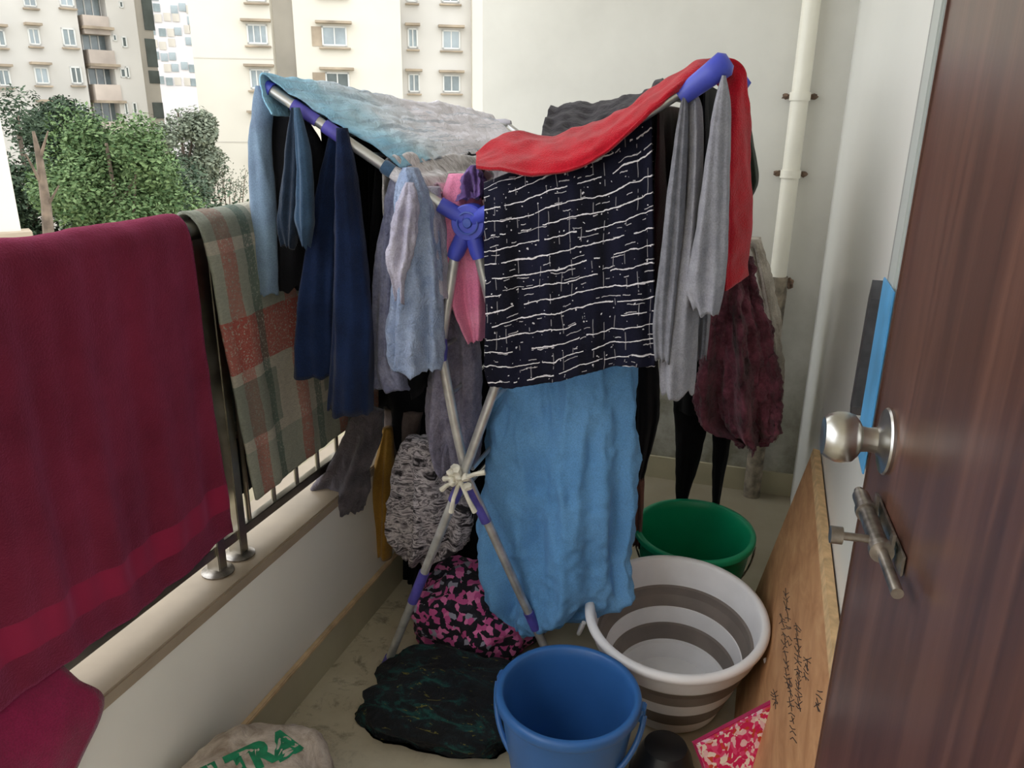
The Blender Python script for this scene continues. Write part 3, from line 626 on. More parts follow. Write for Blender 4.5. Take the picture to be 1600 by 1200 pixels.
# navy check dress over right arm
def armR(px): 
    t=(px-766)/(1132-766); p=lerp(AR0,RT,t); return p
rows=[]
tops=[(757,296),(800,280),(850,266),(910,240),(970,214),(1018,190)]
back=[]
def rowpx(pts,y): return [ony(p[0],p[1],y) for p in pts]
dy=1.545
g=[rowpx([(x+6,y_+190) for x,y_ in tops],1.66),rowpx([(x+4,y_+60) for x,y_ in tops],1.64),rowpx([(x,y_-4) for x,y_ in tops],1.60),rowpx([(x,y_-2) for x,y_ in tops],dy+.02),
 rowpx([(757,320),(802,312),(855,300),(912,285),(972,268),(1019,255)],dy),
 rowpx([(757,400),(805,395),(858,390),(914,382),(972,372),(1021,365)],dy-.005),
 rowpx([(759,500),(806,495),(860,488),(915,480),(972,474),(1022,470)],dy-.01),
 rowpx([(757,575),(808,578),(862,570),(916,560),(972,552),(1024,552)],dy-.01),
 rowpx([(764,604),(808,605),(862,597),(916,584),(970,572),(1022,574)],dy-.01)]
T(cloth('check_skirt',g,M['check'],nu=110,nv=110,amp=.006,freq=3,seed=2,th=.005,wr=.003,wf=9,w=lambda v:max(0,v-.3)*1.3,hem=.002),'navy black skirt with broken white check lines hung over the right arm','skirt')
# red towel
R_=[[(744,240,1.62),(744,250,1.58),(744,262,1.535)],[(800,207,1.66),(800,240,1.58),(802,270,1.52)],[(868,212,1.66),(866,246,1.54),(866,273,1.515)],
 [(935,192,1.64),(930,222,1.525),(925,250,1.51)],[(1005,152,1.62),(996,178,1.53),(987,203,1.51)],[(1065,113,1.60),(1055,132,1.53),(1046,152,1.52)],[(1108,94,1.60),(1105,112,1.58),(1100,128,1.60)],
 [(1140,90,1.60),(1134,108,1.61),(1122,135,1.62)],[(1162,112,1.61),(1150,130,1.60),(1136,165,1.6)],[(1168,190,1.63),(1153,200,1.58),(1137,230,1.56)],[(1170,300,1.63),(1153,300,1.58),(1136,320,1.56)],[(1169,380,1.63),(1152,385,1.58),(1134,400,1.56)],[(1166,430,1.63),(1150,444,1.58),(1132,455,1.56)]]
T(cloth('red_towel',pxgrid(R_),M['red'],nu=46,nv=150,amp=.0011,freq=1.2,seed=1,th=.007,wr=.009,wf=11,w=lambda v:1,hem=0),'bright red fleece towel slung across the right wing and falling off its tip','towel')
R_=[[(846,212,1.85),(900,222,1.85),(960,205,1.85),(1012,176,1.85),(1030,170,1.9)],[(850,192,1.95),(902,196,1.95),(960,180,1.95),(1012,156,1.93),(1034,146,1.93)],[(862,166,2.1),(915,162,2.1),(960,157,2.1),(1004,146,2.1),(1037,124,2.1)],[(870,200,2.3),(920,196,2.3),(965,190,2.3),(1010,180,2.3),(1044,160,2.3)],[(880,330,2.35),(925,330,2.35),(970,330,2.35),(1015,330,2.35),(1050,330,2.35)]]
T(cloth('charcoal_shirt',pxgrid(R_),M['charcoal'],nu=70,nv=60,amp=.004,freq=3,seed=4,wr=.01,wf=14,w=lambda v:1),'charcoal shirt spread over the right wing behind the red towel','shirt')
# greys
gg='light grey towels hanging beside the check skirt'
gt=empty('grey_towel',ony(1080,165,1.56),'light grey terry towel hanging in two long folds right of the check skirt','towel')
bundle('fold',[(1068,1072,146),(1062,1075,172),(1053,1074,230),(1042,1070,320),(1030,1064,420),(1022,1056,500),(1024,1050,560)],1.545,.035,M['grey2'],3,.16,2,parent=gt,wr=.003)
bundle('fold',[(1082,1088,142),(1074,1097,170),(1072,1100,230),(1066,1098,320),(1052,1094,420),(1036,1090,520),(1030,1087,575),(1032,1083,612)],1.575,.045,M['grey'],3,.18,5,parent=gt,wr=.003)
T(bundle('grey_towel',[(1128,1134,118),(1120,1139,145),(1112,1141,180),(1102,1140,250),(1092,1139,330),(1080,1136,400),(1072,1132,450),(1082,1124,488)],1.535,.035,M['grey'],3,.16,8,wr=.003),'light grey terry towel hanging directly under the blue cap of the right arm','towel')
T(bundle('grey_towel',[(1095,1112,440),(1090,1110,500),(1086,1104,555)],1.66,.03,M['grey2'],3,.2,3,ragged=.02,nr=24),'frayed grey cloth peeking out behind the light grey towels','towel')
a,b=rodp('R',.28); T(rod_drape('dark_maroon_cloth',lerp(a,b,.02),lerp(a,b,.8),.38,.42,M['darkmaroon'],seed=4,spread=.01),'dark maroon cloth on the right wing between the check skirt and the grey towels','clothes')
a,b=rodp('R',.12); T(rod_drape('black_cloth',lerp(a,b,.1),lerp(a,b,.8),.45,.5,M['black'],seed=6,spread=.01),'black cloth on the outer rod of the right wing behind the grey towels','clothes')
T(bundle('green_knit',[(1150,1168,170),(1160,1178,220),(1160,1185,265),(1160,1183,290),(1158,1170,312)],1.95,.05,M['olive'],3,.1,2,nr=30),'dark green knit cloth peeking out right of the red towel','clothes')
T(bundle('fluffy_jumper',[(1135,1170,400),(1112,1182,450),(1100,1200,500),(1092,1212,560),(1085,1218,610),(1095,1214,650),(1140,1205,672),(1158,1190,690)],2.35,.12,M['fluff'],6,.3,3,n=140,nr=90,wr=.024,wf=30,ragged=.02),'maroon fluffy jumper hanging near the drainpipe below the red towel','jumper')
T(bundle('cream_cloth',[(1168,1188,372),(1178,1202,420),(1188,1214,480),(1198,1222,550),(1198,1222,610),(1200,1216,680)],2.6,.07,M['cream'],4,.25,6,wr=.014,wf=20,ragged=.02),'crumpled cream cloth hanging in front of the drainpipe','clothes')
bt=empty('black_leggings',ony(1100,520,2.4),'black leggings with two narrow legs hanging above the green bucket','leggings')
bundle('waist',[(1040,1130,470),(1045,1150,540),(1050,1160,600),(1052,1150,640)],2.42,.07,M['black'],4,.15,2,parent=bt,nr=26)
bundle('trouser_leg',[(1052,1118,630),(1054,1105,670),(1056,1092,720),(1057,1076,775),(1060,1072,800)],2.4,.04,M['black'],3,.1,2,parent=bt)
bundle('trouser_leg',[(1112,1150,640),(1114,1142,690),(1112,1132,740),(1112,1124,790),(1113,1122,805)],2.42,.03,M['black'],3,.1,5,parent=bt)
T(bundle('black_cloth',[(985,1028,540),(988,1030,600),(990,1028,650),(990,1018,700),(992,1006,745)],2.0,.05,M['black'],4,.2,7,ragged=.03),'black cloth hanging in the gap right of the sky blue sheet','clothes')
T(bundle('brown_cloth',[(984,1004,660),(986,1006,720),(988,1006,790),(990,1002,850)],2.15,.03,M['peach'],3,.2,2),'brownish pink cloth in the gap between the sky blue sheet and the green bucket','clothes')
# sky blue sheet
T(bundle('sky_blue_sheet',[(792,994,545),(782,994,600),(768,993,660),(761,992,730),(752,991,800),(749,989,860),(752,985,905),(762,955,932),(778,895,957),(800,860,972),(812,845,978)],1.79,.085,M['sky'],5,.22,1,n=200,nr=130,wr=.017,wf=16,hem=.0,close=True,twist=.8),'sky blue bed sheet hanging from a low rod almost to the floor','sheet')
# lower left
T(bundle('mustard_cloth',[(600,612,668),(592,614,710),(584,614,760),(579,613,820),(578,612,864)],1.98,.04,M['mustard'],3,.2,2),'mustard yellow cloth hanging low left of the black and white print','clothes')
T(bundle('taupe_cloth',[(600,660,640),(602,652,690),(606,640,750),(612,635,820)],2.03,.04,M['taupe'],4,.2,4),'taupe cloth hanging behind the mustard yellow one','clothes')
T(bundle('printed_blouse',[(640,700,685),(622,722,715),(615,738,760),(612,738,810),(616,728,840),(630,690,862),(640,670,874)],1.87,.06,M['bwstreak'],6,.28,4,wr=.012,wf=26,ragged=.015),'black and white printed blouse hanging behind the left rack leg','blouse')
T(bundle('dark_grey_cloth',[(558,598,640),(536,588,690),(512,576,735),(484,570,768),(498,562,792)],1.80,.05,M['dgrey'],5,.25,6,wr=.012,wf=20,ragged=.02,close=True),'dark grey crumpled cloth trailing onto the ledge below the jeans','clothes')
T(bundle('black_shirt',[(575,705,570),(578,712,620),(585,708,660),(610,700,700),(640,690,720)],2.1,.08,M['black'],5,.2,3,wr=.01),'black shirt hanging under the ribbed towel and blue shirt','shirt')
T(bundle('black_cloth',[(690,790,540),(692,790,620),(695,785,700),(700,770,780)],2.1,.06,M['black'],5,.2,8,wr=.01),'black cloth behind the diamond of the rack legs','clothes')
T(bundle('black_cloth',[(600,760,800),(604,770,850),(612,770,890),(620,700,915)],2.15,.08,M['black'],5,.2,9,wr=.01),'black cloth hanging lowest, just above the pink and black bundle','clothes')

# ================================================================== FLOOR THINGS
def heap(name,c,r,mat,seed,amp,n=4,label='',cat='',e=2.4,freq=2.2):
    m_=MB(); q=bmesh.ops.create_icosphere(m_.bm,subdivisions=n,radius=1)
    for v in q['verts']:
        d=v.co.normalized(); L=(abs(d.x)**e+abs(d.y)**e+abs(d.z)**e)**(-1/e)
        nv_=Vector((d.x*freq+seed,d.y*freq,d.z*freq+seed)); k=1+amp*(.8*noise.noise(nv_)+.35*(.3-abs(noise.noise(nv_*2.3)))+.12*noise.noise(nv_*6))
        p=d*L*k; v.co=Vector((c[0]+p.x*r[0],c[1]+p.y*r[1],c[2]+p.z*r[2]))
        if v.co.z<.002: v.co.z=.002+.0*v.co.z
    return tag(m_.build(name,mat,sharp=180),label,cat)
heap('printed_bundle',(-.70,1.88,.09),(.18,.16,.14),M['pinkblack'],2,.28,5,'pink and black printed cloth bundle on the floor under the rack','bundle')
heap('dark_bundle',(-.67,1.56,.03),(.20,.145,.085),M['gbundle'],6,.3,5,'flat black bundle with green and yellow flecks on the floor beside the blue bucket','bundle',3.2)
heap('black_bundle',(-.62,2.2,.1),(.28,.16,.16),M['black'],4,.3,4,'black cloth heap on the floor behind the pink and black bundle','bundle')
# sack
sk=MB(); sc=(-.895,1.015,.07); q=bmesh.ops.create_icosphere(sk.bm,subdivisions=5,radius=1)
for v in q['verts']:
    d=v.co.normalized(); e_=2.3; L=(abs(d.x)**e_+abs(d.y)**e_+abs(d.z)**e_)**(-1/e_); k=1+.10*noise.fractal(d*1.6+Vector((3,1,2)),.9,2.1,5)
    p=d*L*k; x=sc[0]+p.x*.175; y=sc[1]+p.y*.21; z=sc[2]+p.z*.212
    # pulled-up right rear corner
    cdist=math.hypot(x-(-.80),y-1.17); pull=max(0,1-cdist/.07); z+=.025*pull*(d.z>0); y+=.015*pull
    v.co=Vector((x,y,max(.002,z)))
sack=sk.build('woven_sack',M['sack'],sharp=180); tag(sack,'dirty white woven sack with green lettering on the floor at the lower left','sack')
bvh=BVHTree.FromObject(sack,bpy.context.evaluated_depsgraph_get()) if False else BVHTree.FromPolygons([v.co.copy() for v in sack.data.vertices],[tuple(p.vertices) for p in sack.data.polygons])
def project_text(body,px0,py0,px1,py1,size,name,parent,mat,bold=.06):
    A=None
    def hit(px,py):
        r=ray(px,py); h=bvh.ray_cast(Vector(CAM),Vector(r).normalized()); return h[0]
    cu=bpy.data.curves.new('t','FONT'); cu.body=body; cu.size=1; cu.offset=bold; cu.resolution_u=3
    to=bpy.data.objects.new('t',cu); COL.objects.link(to); dg=bpy.context.evaluated_depsgraph_get(); dg.update()
    me=bpy.data.meshes.new_from_object(to.evaluated_get(dg)); bpy.data.objects.remove(to)
    bm=bmesh.new(); bm.from_mesh(me); bmesh.ops.triangulate(bm,faces=bm.faces); 
    for _ in range(2): bmesh.ops.subdivide_edges(bm,edges=[e for e in bm.edges if e.calc_length()>.12],cuts=1)
    xs=[v.co.x for v in bm.verts]; w_=max(xs)-min(xs); x0=min(xs)
    e1=Vector((px1-px0,py1-py0)); ln=e1.length; e1/=ln; e2=Vector((e1.y,-e1.x))
    bad=[]
    for v in bm.verts:
        u=(v.co.x-x0)/w_*ln; h=v.co.y*size; p=Vector((px0,py0))+e1*u+e2*h
        q=hit(p.x,p.y)
        if q is None: bad.append(v); continue
        q2=q+(Vector(CAM)-q).normalized()*.0015; v.co=q2
    bmesh.ops.delete(bm,geom=bad,context='VERTS'); me2=bpy.data.meshes.new(name); bm.to_mesh(me2); bm.free()
    return link(name,me2,mat,parent)
try:
    project_text('ULTRA',300,1248,474,1166,52,'green_lettering',sack,M['sackink'])
    project_text('-',440,1196,476,1176,44,'green_stroke',sack,M['sackink'])
except Exception as ex: print('TEXT FAIL',ex)

def bucket(name,c,R,Rb,h,mat,tilt=0,taz=0,lip=.012,parent_label='',cat='bucket',segs=None):
    root=empty(name,c,parent_label,cat)
    Mx=Matrix.Translation(c)@Matrix.Rotation(taz,4,'Z')@Matrix.Rotation(tilt,4,'X')
    return root,Mx
# blue bucket
c=Vector((-.309,1.40,0)); root,Mx=bucket('blue_bucket',c,0,0,0,None,parent_label='blue plastic bucket with a drooping blue handle, front of the floor')
R,Rb,h=.148,.112,.3
MB().lathe([(.0001,.006),(Rb-.004,.006),(R-.006,h-.03),(R-.004,h-.004),(R,h),(R+.011,h-.001),(R+.0135,h-.006),(R+.0135,h-.02),(R+.011,h-.024),(R+.002,h-.026),(R-.002,h-.06),(Rb,0.001),(.0001,0.001)],96,Mx).build('body',M['bbl'],root,sharp=60)
for sgn in (-1,1): MB().box((c.x+sgn*(R+.014)-.008,c.y-.014+.02,h-.05),(c.x+sgn*(R+.014)+.008,c.y+.014+.02,h-.012),bev=.003).build('lug',M['bbl'],root)
pts=[]
for i in range(33):
    a=PI*i/32; x=-(R+.02)*math.cos(a); d=(R+.02)*math.sin(a); th=math.radians(58)
    pts.append((c.x+x,c.y+.01-d*math.cos(th)*1.12,h-.03-d*math.sin(th)*1.1))
MB().tube(pts,.0065,10).build('handle',M['bbl'],root)
# green bucket
c=Vector((-.115,2.21,0)); root,Mx=bucket('green_bucket',c,0,0,0,None,tilt=math.radians(3),parent_label='green plastic bucket standing behind the white tub')
R,Rb,h=.168,.125,.32
MB().lathe([(.0001,.008),(Rb-.004,.008),(R-.006,h-.03),(R-.004,h-.004),(R,h),(R+.011,h-.001),(R+.0135,h-.006),(R+.0135,h-.018),(R+.002,h-.024),(R-.002,h-.06),(Rb,0.004),(.0001,0.004)],96,Mx).build('body',M['bgr'],root,sharp=60)
pts=[]
for i in range(25):
    a=PI*i/24; x=(R+.012)*math.cos(a); d=(R+.012)*math.sin(a); pts.append(Mx@Vector((x,-d*.35,h-.03-d*.95)))
MB().tube([tuple(p) for p in pts],.003,8).build('handle',M['oldsteel'],root)
# white tub
c=Vector((-.118,1.80,0.02)); root,Mx=bucket('white_tub',c,0,0,0,None,tilt=math.radians(7),parent_label='round white collapsible tub with grey bands inside, between blue and green buckets',cat='tub')
h=.29
P_in=[(.0001,.01),(.125,.01),(.128,.02),(.142,.05),(.150,.052),(.158,.10),(.166,.102),(.174,.15),(.184,.153),(.192,.205),(.200,.208),(.209,.285)]
P_rim=[(.213,.29),(.222,.291),(.230,.287),(.232,.280),(.230,.272),(.218,.262),(.215,.255)]
P_out=[(.212,.225),(.206,.215),(.197,.205),(.180,.16),(.176,.148),(.168,.105),(.164,.095),(.150,.055),(.146,.045),(.132,.005),(.0001,.002)]
prof=P_in+P_rim+P_out; mats=[]
def bandm(r0,z0,z1):
    zc=(z0+z1)/2; return 1 if (.153<zc<.207) or (.052<zc<.102) else 0
for i in range(len(prof)-1): mats.append(bandm(0,prof[i][1],prof[i+1][1]) if i<len(P_in)-1 or i>=len(P_in)+len(P_rim)-1 else 0)
mats.append(0)
MB().lathe(prof,112,Mx,mats=mats).build('body',[M['bwh'],M['bgy']],root,sharp=50)
pts=[Mx@Vector((-.235+.0*i,-.0,.27)) for i in range(1)]
pts=[]
for i in range(29):
    a=PI*i/28; x=.236*math.cos(a); d=.236*math.sin(a); pts.append(Mx@Vector((x,d*.25,.262-d*.2-.0)))
for sg in (-1,1):
    pp=[]
    for i in range(17):
        a=-PI/2+PI*i/16; pp.append(Mx@Vector((sg*(.226+.022*math.cos(a)),.05*math.sin(a)-.01,.245-.075*(math.cos(a)))))
    MB().tube([tuple(p) for p in pp],.006,10).build('handle',M['bwh'],root)
# black basin in front of the tub
q=onz(1038,1180,.08); Mx=Matrix.Translation((q[0],q[1]+.015,0))
root=empty('black_bowl',(q[0],q[1]+.015,0),'small black plastic bowl turned over between the blue bucket and the pink box','bowl')
MB().lathe([(.0001,.1),(.035,.1),(.05,.095),(.062,.07),(.075,.02),(.082,.012),(.082,.002),(.076,.002),(.06,.06),(.0001,.085)],56,Mx).build('shell',M['blackp'],root)
# floral box
A=np.array([.128,1.50,.30]); B=np.array([-.022,1.385,.245]); dnv=np.array([-.0,-.13,-.28]); dnv2=dnv
ex=(B-A); w_=np.linalg.norm(ex); ex/=w_; ey=dnv-np.dot(dnv,ex)*ex; hL=.32; ey/=np.linalg.norm(ey); ez=np.cross(ex,ey); 
if ez[1]>0: ez=-ez
fb=empty('floral_box',(.05,1.35,0),'flat box with pink and white floral print leaning at the lower right','box')
cc=(A+B)/2+ey*hL/2-ez*.012
MB().obox(cc,(ex,ey,ez),(w_/2,hL/2,.011),bev=.0015).build('lid',M['floral'],fb)
MB().obox(cc-ez*.006,(ex,ey,ez),(w_/2+.0015,hL/2+.0015,.006),bev=.001).build('side_trim',plain('deep_pink_edge',(176,24,84),.5),fb)
# leaning plywood board
by0,by1=.95,2.2; tx,tz,bx=.187,.62,.055
up=np.array([tx-bx,0,tz]); up/=np.linalg.norm(up); nb=np.array([-up[2],0,up[0]])
bd=empty('plywood_board',(.1,1.6,0),'raw plywood board with black handwriting leaning against the right wall','board')
Lb=math.hypot(tx-bx,tz); cc=np.array([(tx+bx)/2,(by0+by1)/2,tz/2+.001])-nb*.009+np.array([.0,0,.003])
MB().obox(cc,(up,(0,1,0),nb),(Lb/2,(by1-by0)/2,.009),bev=.001).build('sheet',M['ply'],bd)
# pale sanded strip along the top edge
MB().obox(cc+up*(Lb/2-.012)+nb*.0004,(up,(0,1,0),nb),(.0125,(by1-by0)/2+.0005,.0092),bev=.001).build('edge_strip',M['plyedge'],bd)
random.seed(11); wr=MB()
def bp(px,py): return onplane(px,py,np.array([bx,0,0.0])+nb*.0012,nb)
def stroke(ps):
    ps=[bp(*p) for p in ps]
    wr.tube([tuple(p) for p in ps],.0009,5)
for (cx0,cy0,cx1,cy1,n_) in ((1228,920,1234,1010,9),(1222,960,1232,1075,12),(1246,975,1248,1110,16),(1233,1060,1240,1160,10),(1262,1025,1258,1060,5),(1282,1075,1276,1110,4),(1209,1080,1212,1105,4)):
    for i in range(n_):
        f=(i+.5)/n_; x=cx0+(cx1-cx0)*f; y=cy0+(cy1-cy0)*f; k=random.uniform(3,6)
        stroke([(x-k,y+random.uniform(-6,2)),(x-k*.2,y+random.uniform(-5,5)),(x+k,y+random.uniform(-4,7))])
        if random.random()<.7: stroke([(x+random.uniform(-3,1),y-6),(x+random.uniform(-1,3),y+6)])
hw=wr.build('handwriting',M['ink'],bd); hw['kind']='stuff'

# ================================================================== DRAIN PIPE
pp=empty('drain_pipe',(.05,3.15,0),'cream drainpipe running down the end wall beside the corner','pipe')
PX,PY=.052,3.15
MB().tube([(PX,PY,.92),(PX,PY,2.5)],.031,28).build('pipe',M['pvc'],pp)
cm=MB().tube([(PX,PY,.0),(PX,PY,.3),(PX,PY,.6),(PX,PY,.86),(PX,PY,.93)],[.034,.034,.036,.04,.036],26)
cm.build('lower_pipe',M['cement'],pp)
for z_ in (1.575,1.308):
    k=MB().tube([(PX,PY,z_-.014),(PX,PY,z_+.014)],.0362,28).build('clamp',M['pvc'],pp)
    for sg in (-1,1): MB().blob((PX+sg*.046,PY+.025,z_),(.014,.018,.011),sg+z_,.6,2).build('bracket',M['rust'],k)
MB().blob((PX+.045,PY+.02,.9),(.014,.02,.02),5,.6,2).build('bracket',M['rust'],pp)

# ================================================================== OUTSIDE
G=-14.0
struct(MB().box((-150,-60,G-.5),(90,220,G)).build('ground',M['ground'],smooth=False))
class Facade:
    def __init__(s,px,py,D,azd):
        r=ray(px,py); r=r/math.hypot(r[0],r[1]); s.P=CAM+r*D; a=math.radians(azd); s.u=np.array([math.sin(a),math.cos(a),0]); s.n=np.array([s.u[1],-s.u[0],0])
        if np.dot(s.n,CAM-s.P)<0: s.n=-s.n
    def uz(s,px,py,d=0):
        p=onplane(px,py,s.P+s.n*d,s.n); return np.dot(p-s.P,s.u),p[2]
    def box(s,u0,u1,z0,z1,d0,d1):
        c=s.P+s.u*(u0+u1)/2+s.n*(d0+d1)/2; c=np.array([c[0],c[1],(z0+z1)/2]); return MB().obox(c,(s.u,s.n,(0,0,1)),(abs(u1-u0)/2,abs(d1-d0)/2,abs(z1-z0)/2))
    def window(s,root,x0,y0,x1,y1,d=0,glass='glass',shade=True,sill=True,n=2,deep=.0):
        ua,_=s.uz(x0,(y0+y1)/2,d); ub,_=s.uz(x1,(y0+y1)/2,d); _,zt=s.uz((x0+x1)/2,y0,d); _,zb=s.uz((x0+x1)/2,y1,d)
        if ua>ub: ua,ub=ub,ua
        f=.07*(zt-zb)/1.3+.03
        m_=s.box(ua,ub,zt-f,zt,d-.02,d+.06)
        for bx_ in ((ua,ub,zb,zb+f),(ua,ua+f,zb,zt),(ub-f,ub,zb,zt)):
            q=s.box(*bx_,d-.02,d+.06); me=bpy.data.meshes.new('x'); q.bm.to_mesh(me); m_.bm.from_mesh(me); q.bm.free()
        for i in range(1,n):
            uc=ua+(ub-ua)*i/n; q=s.box(uc-f*.4,uc+f*.4,zb,zt,d-.02,d+.05); me=bpy.data.meshes.new('x'); q.bm.to_mesh(me); m_.bm.from_mesh(me); q.bm.free()
        w_=m_.build('window',M['wframe'],root,smooth=False)
        s.box(ua+f*.5,ub-f*.5,zb+f*.5,zt-f*.5,d-.01,d+.02).build('pane',M[glass],w_,smooth=False)
        e_=(ub-ua)*.22
        if shade: s.box(ua-e_,ub+e_,zt+.12,zt+.24,d-.02,d+.45).build('sunshade',M['shade'],w_,smooth=False)
        if sill: s.box(ua-e_*.6,ub+e_*.6,zb-.16,zb-.08,d-.02,d+.22).build('sill',M['shade'],w_,smooth=False)
# building facing us
az0=-17.9; f2=Facade(470,100,48,90+az0-9)
b2=empty('apartment_building',(f2.P[0],f2.P[1],G),'cream apartment block facing the balcony, with white framed windows under brown sunshades','building')
secs=[(303,428,0,M['bw']),(428,463,-1.2,M['bw3']),(463,628,0,M['bw']),(628,738,-1.6,M['bw2']),(738,800,-.9,M['bw'])]
for (xa,xb,d,mt) in secs:
    ua,_=f2.uz(xa,100,d); ub,_=f2.uz(xb,100,d)
    if xb==428 or xb==628: ub+=0
    f2.box(ua,ub,G,24,d-9,d).build('facade_wall',mt,b2,smooth=False)
for d,rects in ((0,[(386,38,418,69,'curtain',3),(391,108,423,139,'curtain',3),(503,41,542,72,'curtain',2),(509,113,546,142,'glassd',2),(384,-28,415,2,'curtain',3),(498,-36,538,-8,'curtain',2),(396,180,428,211,'curtain',3),(514,186,552,216,'glassd',2),(401,253,433,284,'curtain',3),(519,258,557,288,'glass',2)]),(-1.6,[(637,44,653,75,'glass',2),(638,115,656,144,'glass',2),(691,47,719,77,'curtain',2),(692,117,719,144,'glass',2),(635,-30,652,3,'curtain',2),(690,-28,717,4,'glass',2),(640,186,657,215,'glassd',2),(693,186,720,215,'glassd',2)])):
    for (x0,y0,x1,y1,gl,n_) in rects: f2.window(b2,x0,y0,x1,y1,d,gl,n=n_)
for (x0,y0,x1,y1) in ((486,41,503,72),(488,113,508,142)):
    ua,_=f2.uz(x0,y0,0); ub,_=f2.uz(x1,y0,0); _,zt=f2.uz(x0,y0,0); _,zb=f2.uz(x0,y1,0); f2.box(ua,ub,zb,zt,-.02,.03).build('side_panel',M['shade'],b2,smooth=False)
for z_ in (f2.uz(400,92)[1],f2.uz(400,222)[1]):
    ua,_=f2.uz(304,100); ub,_=f2.uz(428,100); f2.box(ua,ub,z_-.03,z_+.03,-.02,.02).build('floor_band',M['bw3'],b2,smooth=False)
# left building, seen obliquely
f1=Facade(100,100,52,az0+46)
b1=empty('apartment_building',(f1.P[0],f1.P[1],G),'weathered ivory apartment block with grey balconies at the far left beyond the trees','building')
def u1(px,py=100,d=0): return f1.uz(px,py,d)[0]
for (xa,xb,d,mt) in ((-260,122,0,M['bw2']),(122,132,.0,M['bw2']),(132,178,-1.0,M['bw3']),(178,222,0,M['bw2']),(222,246,-1.4,M['bw3'])):  # recessed bays carry their shade in the darker render
    f1.box(u1(xa,100,d),u1(xb,100,d),G,26,d-8,d).build('facade_wall',mt,b1,smooth=False)
for (x0,y0,x1,y1,gl,n_) in ((36,-8,56,10,'curtain',2),(44,44,62,70,'curtain',2),(54,105,76,131,'curtain',2),(64,163,88,189,'curtain',2),(-12,46,8,72,'glass',2),(-4,108,16,134,'glass',2)): f1.window(b1,x0,y0,x1,y1,0,gl,n=n_)
for (x0,y0,x1,y1,gl) in ((97,44,118,72,'glass'),(110,104,128,131,'glassd'),(120,162,138,186,'glassd'),(92,-14,114,10,'curtain')): f1.window(b1,x0,y0,x1,y1,0,gl,n=2,shade=False)
for (x0,y0,x1,y1) in ((176,54,182,64),(190,57,198,74),(188,107,196,121),(194,160,200,180),(207,160,214,178),(186,2,192,12),(196,104,202,122)): f1.window(b1,x0,y0,x1,y1,0,'glassd',n=1,shade=False,sill=False)
for k,(yt,yb) in enumerate(((-12,24),(46,78),(104,132),(161,190),(218,246))):
    xs=124+k*9.5-10
    d=-1.0
    ua,ub=f1.uz(xs+14,yb,-.0)[0],f1.uz(xs+14+40,yb,0)[0]
    zt=f1.uz(xs+30,yt,0)[1]; zb=f1.uz(xs+30,yb,0)[1]
    bx=f1.box(ua,ub,zb-.95,zb,-.95,.08).build('balcony',M['bw4'],b1,smooth=False)
    f1.box(ua-.1,ub+.1,zt,zt+.14,-.95,.3).build('sunshade',M['shade'],bx,smooth=False)
    f1.box(ua+.1,ub-.1,zb,zt,-1.02,-.9).build('pane',M['glass'],bx,smooth=False)
    for i in range(4): uu=ua+(ub-ua)*(i+.1)/3.2; f1.box(uu-.03,uu+.03,zb,zt,-.9,-.84).build('mullion',M['wframe'],bx,smooth=False)
for k,(yt,yb) in enumerate(((-6,46),(60,104),(110,130),(160,185))):
    x0=218+k*6; ua=f1.uz(x0+2,yt,-1.35)[0]; ub=f1.uz(x0+18,yt,-1.35)[0]; zt=f1.uz(x0,yt,-1.35)[1]; zb=f1.uz(x0,yb,-1.35)[1]
    f1.box(ua,ub,zb,zt,-1.42,-1.34).build('opening',M['glassd'],b1,smooth=False)
# hazy far building
f3=Facade(270,60,105,az0+70)
b3=empty('apartment_building',(f3.P[0],f3.P[1],G),'hazy white apartment block far behind, seen in the gap between the two nearer blocks','building')
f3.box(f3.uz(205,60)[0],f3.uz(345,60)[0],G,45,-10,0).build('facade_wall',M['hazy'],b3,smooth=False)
random.seed(5); wm={}
for r_i in range(8):
    for cx in (236,249,262,276,289,300):
        x=cx+r_i*3-6; y=-8+r_i*19+random.uniform(-4,4)
        if x>306 or y>150 or random.random()<.22: continue
        x+=random.uniform(-2,2)
        gk=random.choice(['glass','curtain','bw3','curtain'])
        u,z=f3.uz(x,y); 
        if gk not in wm: wm[gk]=f3.box(-.36,.36,-.42,.42,-.02,.08).build('window',M[gk],b3,smooth=False); o=wm[gk]; base=o.data
        else: o=wm[gk].copy(); COL.objects.link(o)
        if not o.get('o0'):
            pass
        off=f3.u*u+np.array([0,0,z]); o.location=tuple(off)
for o in b3.children:
    o.matrix_parent_inverse=Matrix.Translation(b3.location).inverted()
# near left building corner
f4=Facade(0,250,17,36)
b4=empty('apartment_building',(f4.P[0],f4.P[1],G),'corner of a nearby cream building at the left edge of the picture','building')
ue=f4.uz(19,285)[0]; zc=f4.uz(10,362)[1]
f4.box(ue-6,ue,G,f4.uz(2,120)[1]+30,-6,0).build('facade_wall',M['bw'],b4,smooth=False)
f4.box(ue-6,ue+.15,zc-.12,zc,-.3,.25).build('ledge',M['shade'],b4,smooth=False)
f4.box(ue-6,ue+.02,zc-1.6,zc-.12,-.02,.03).build('lower_band',M['bw4'],b4,smooth=False)
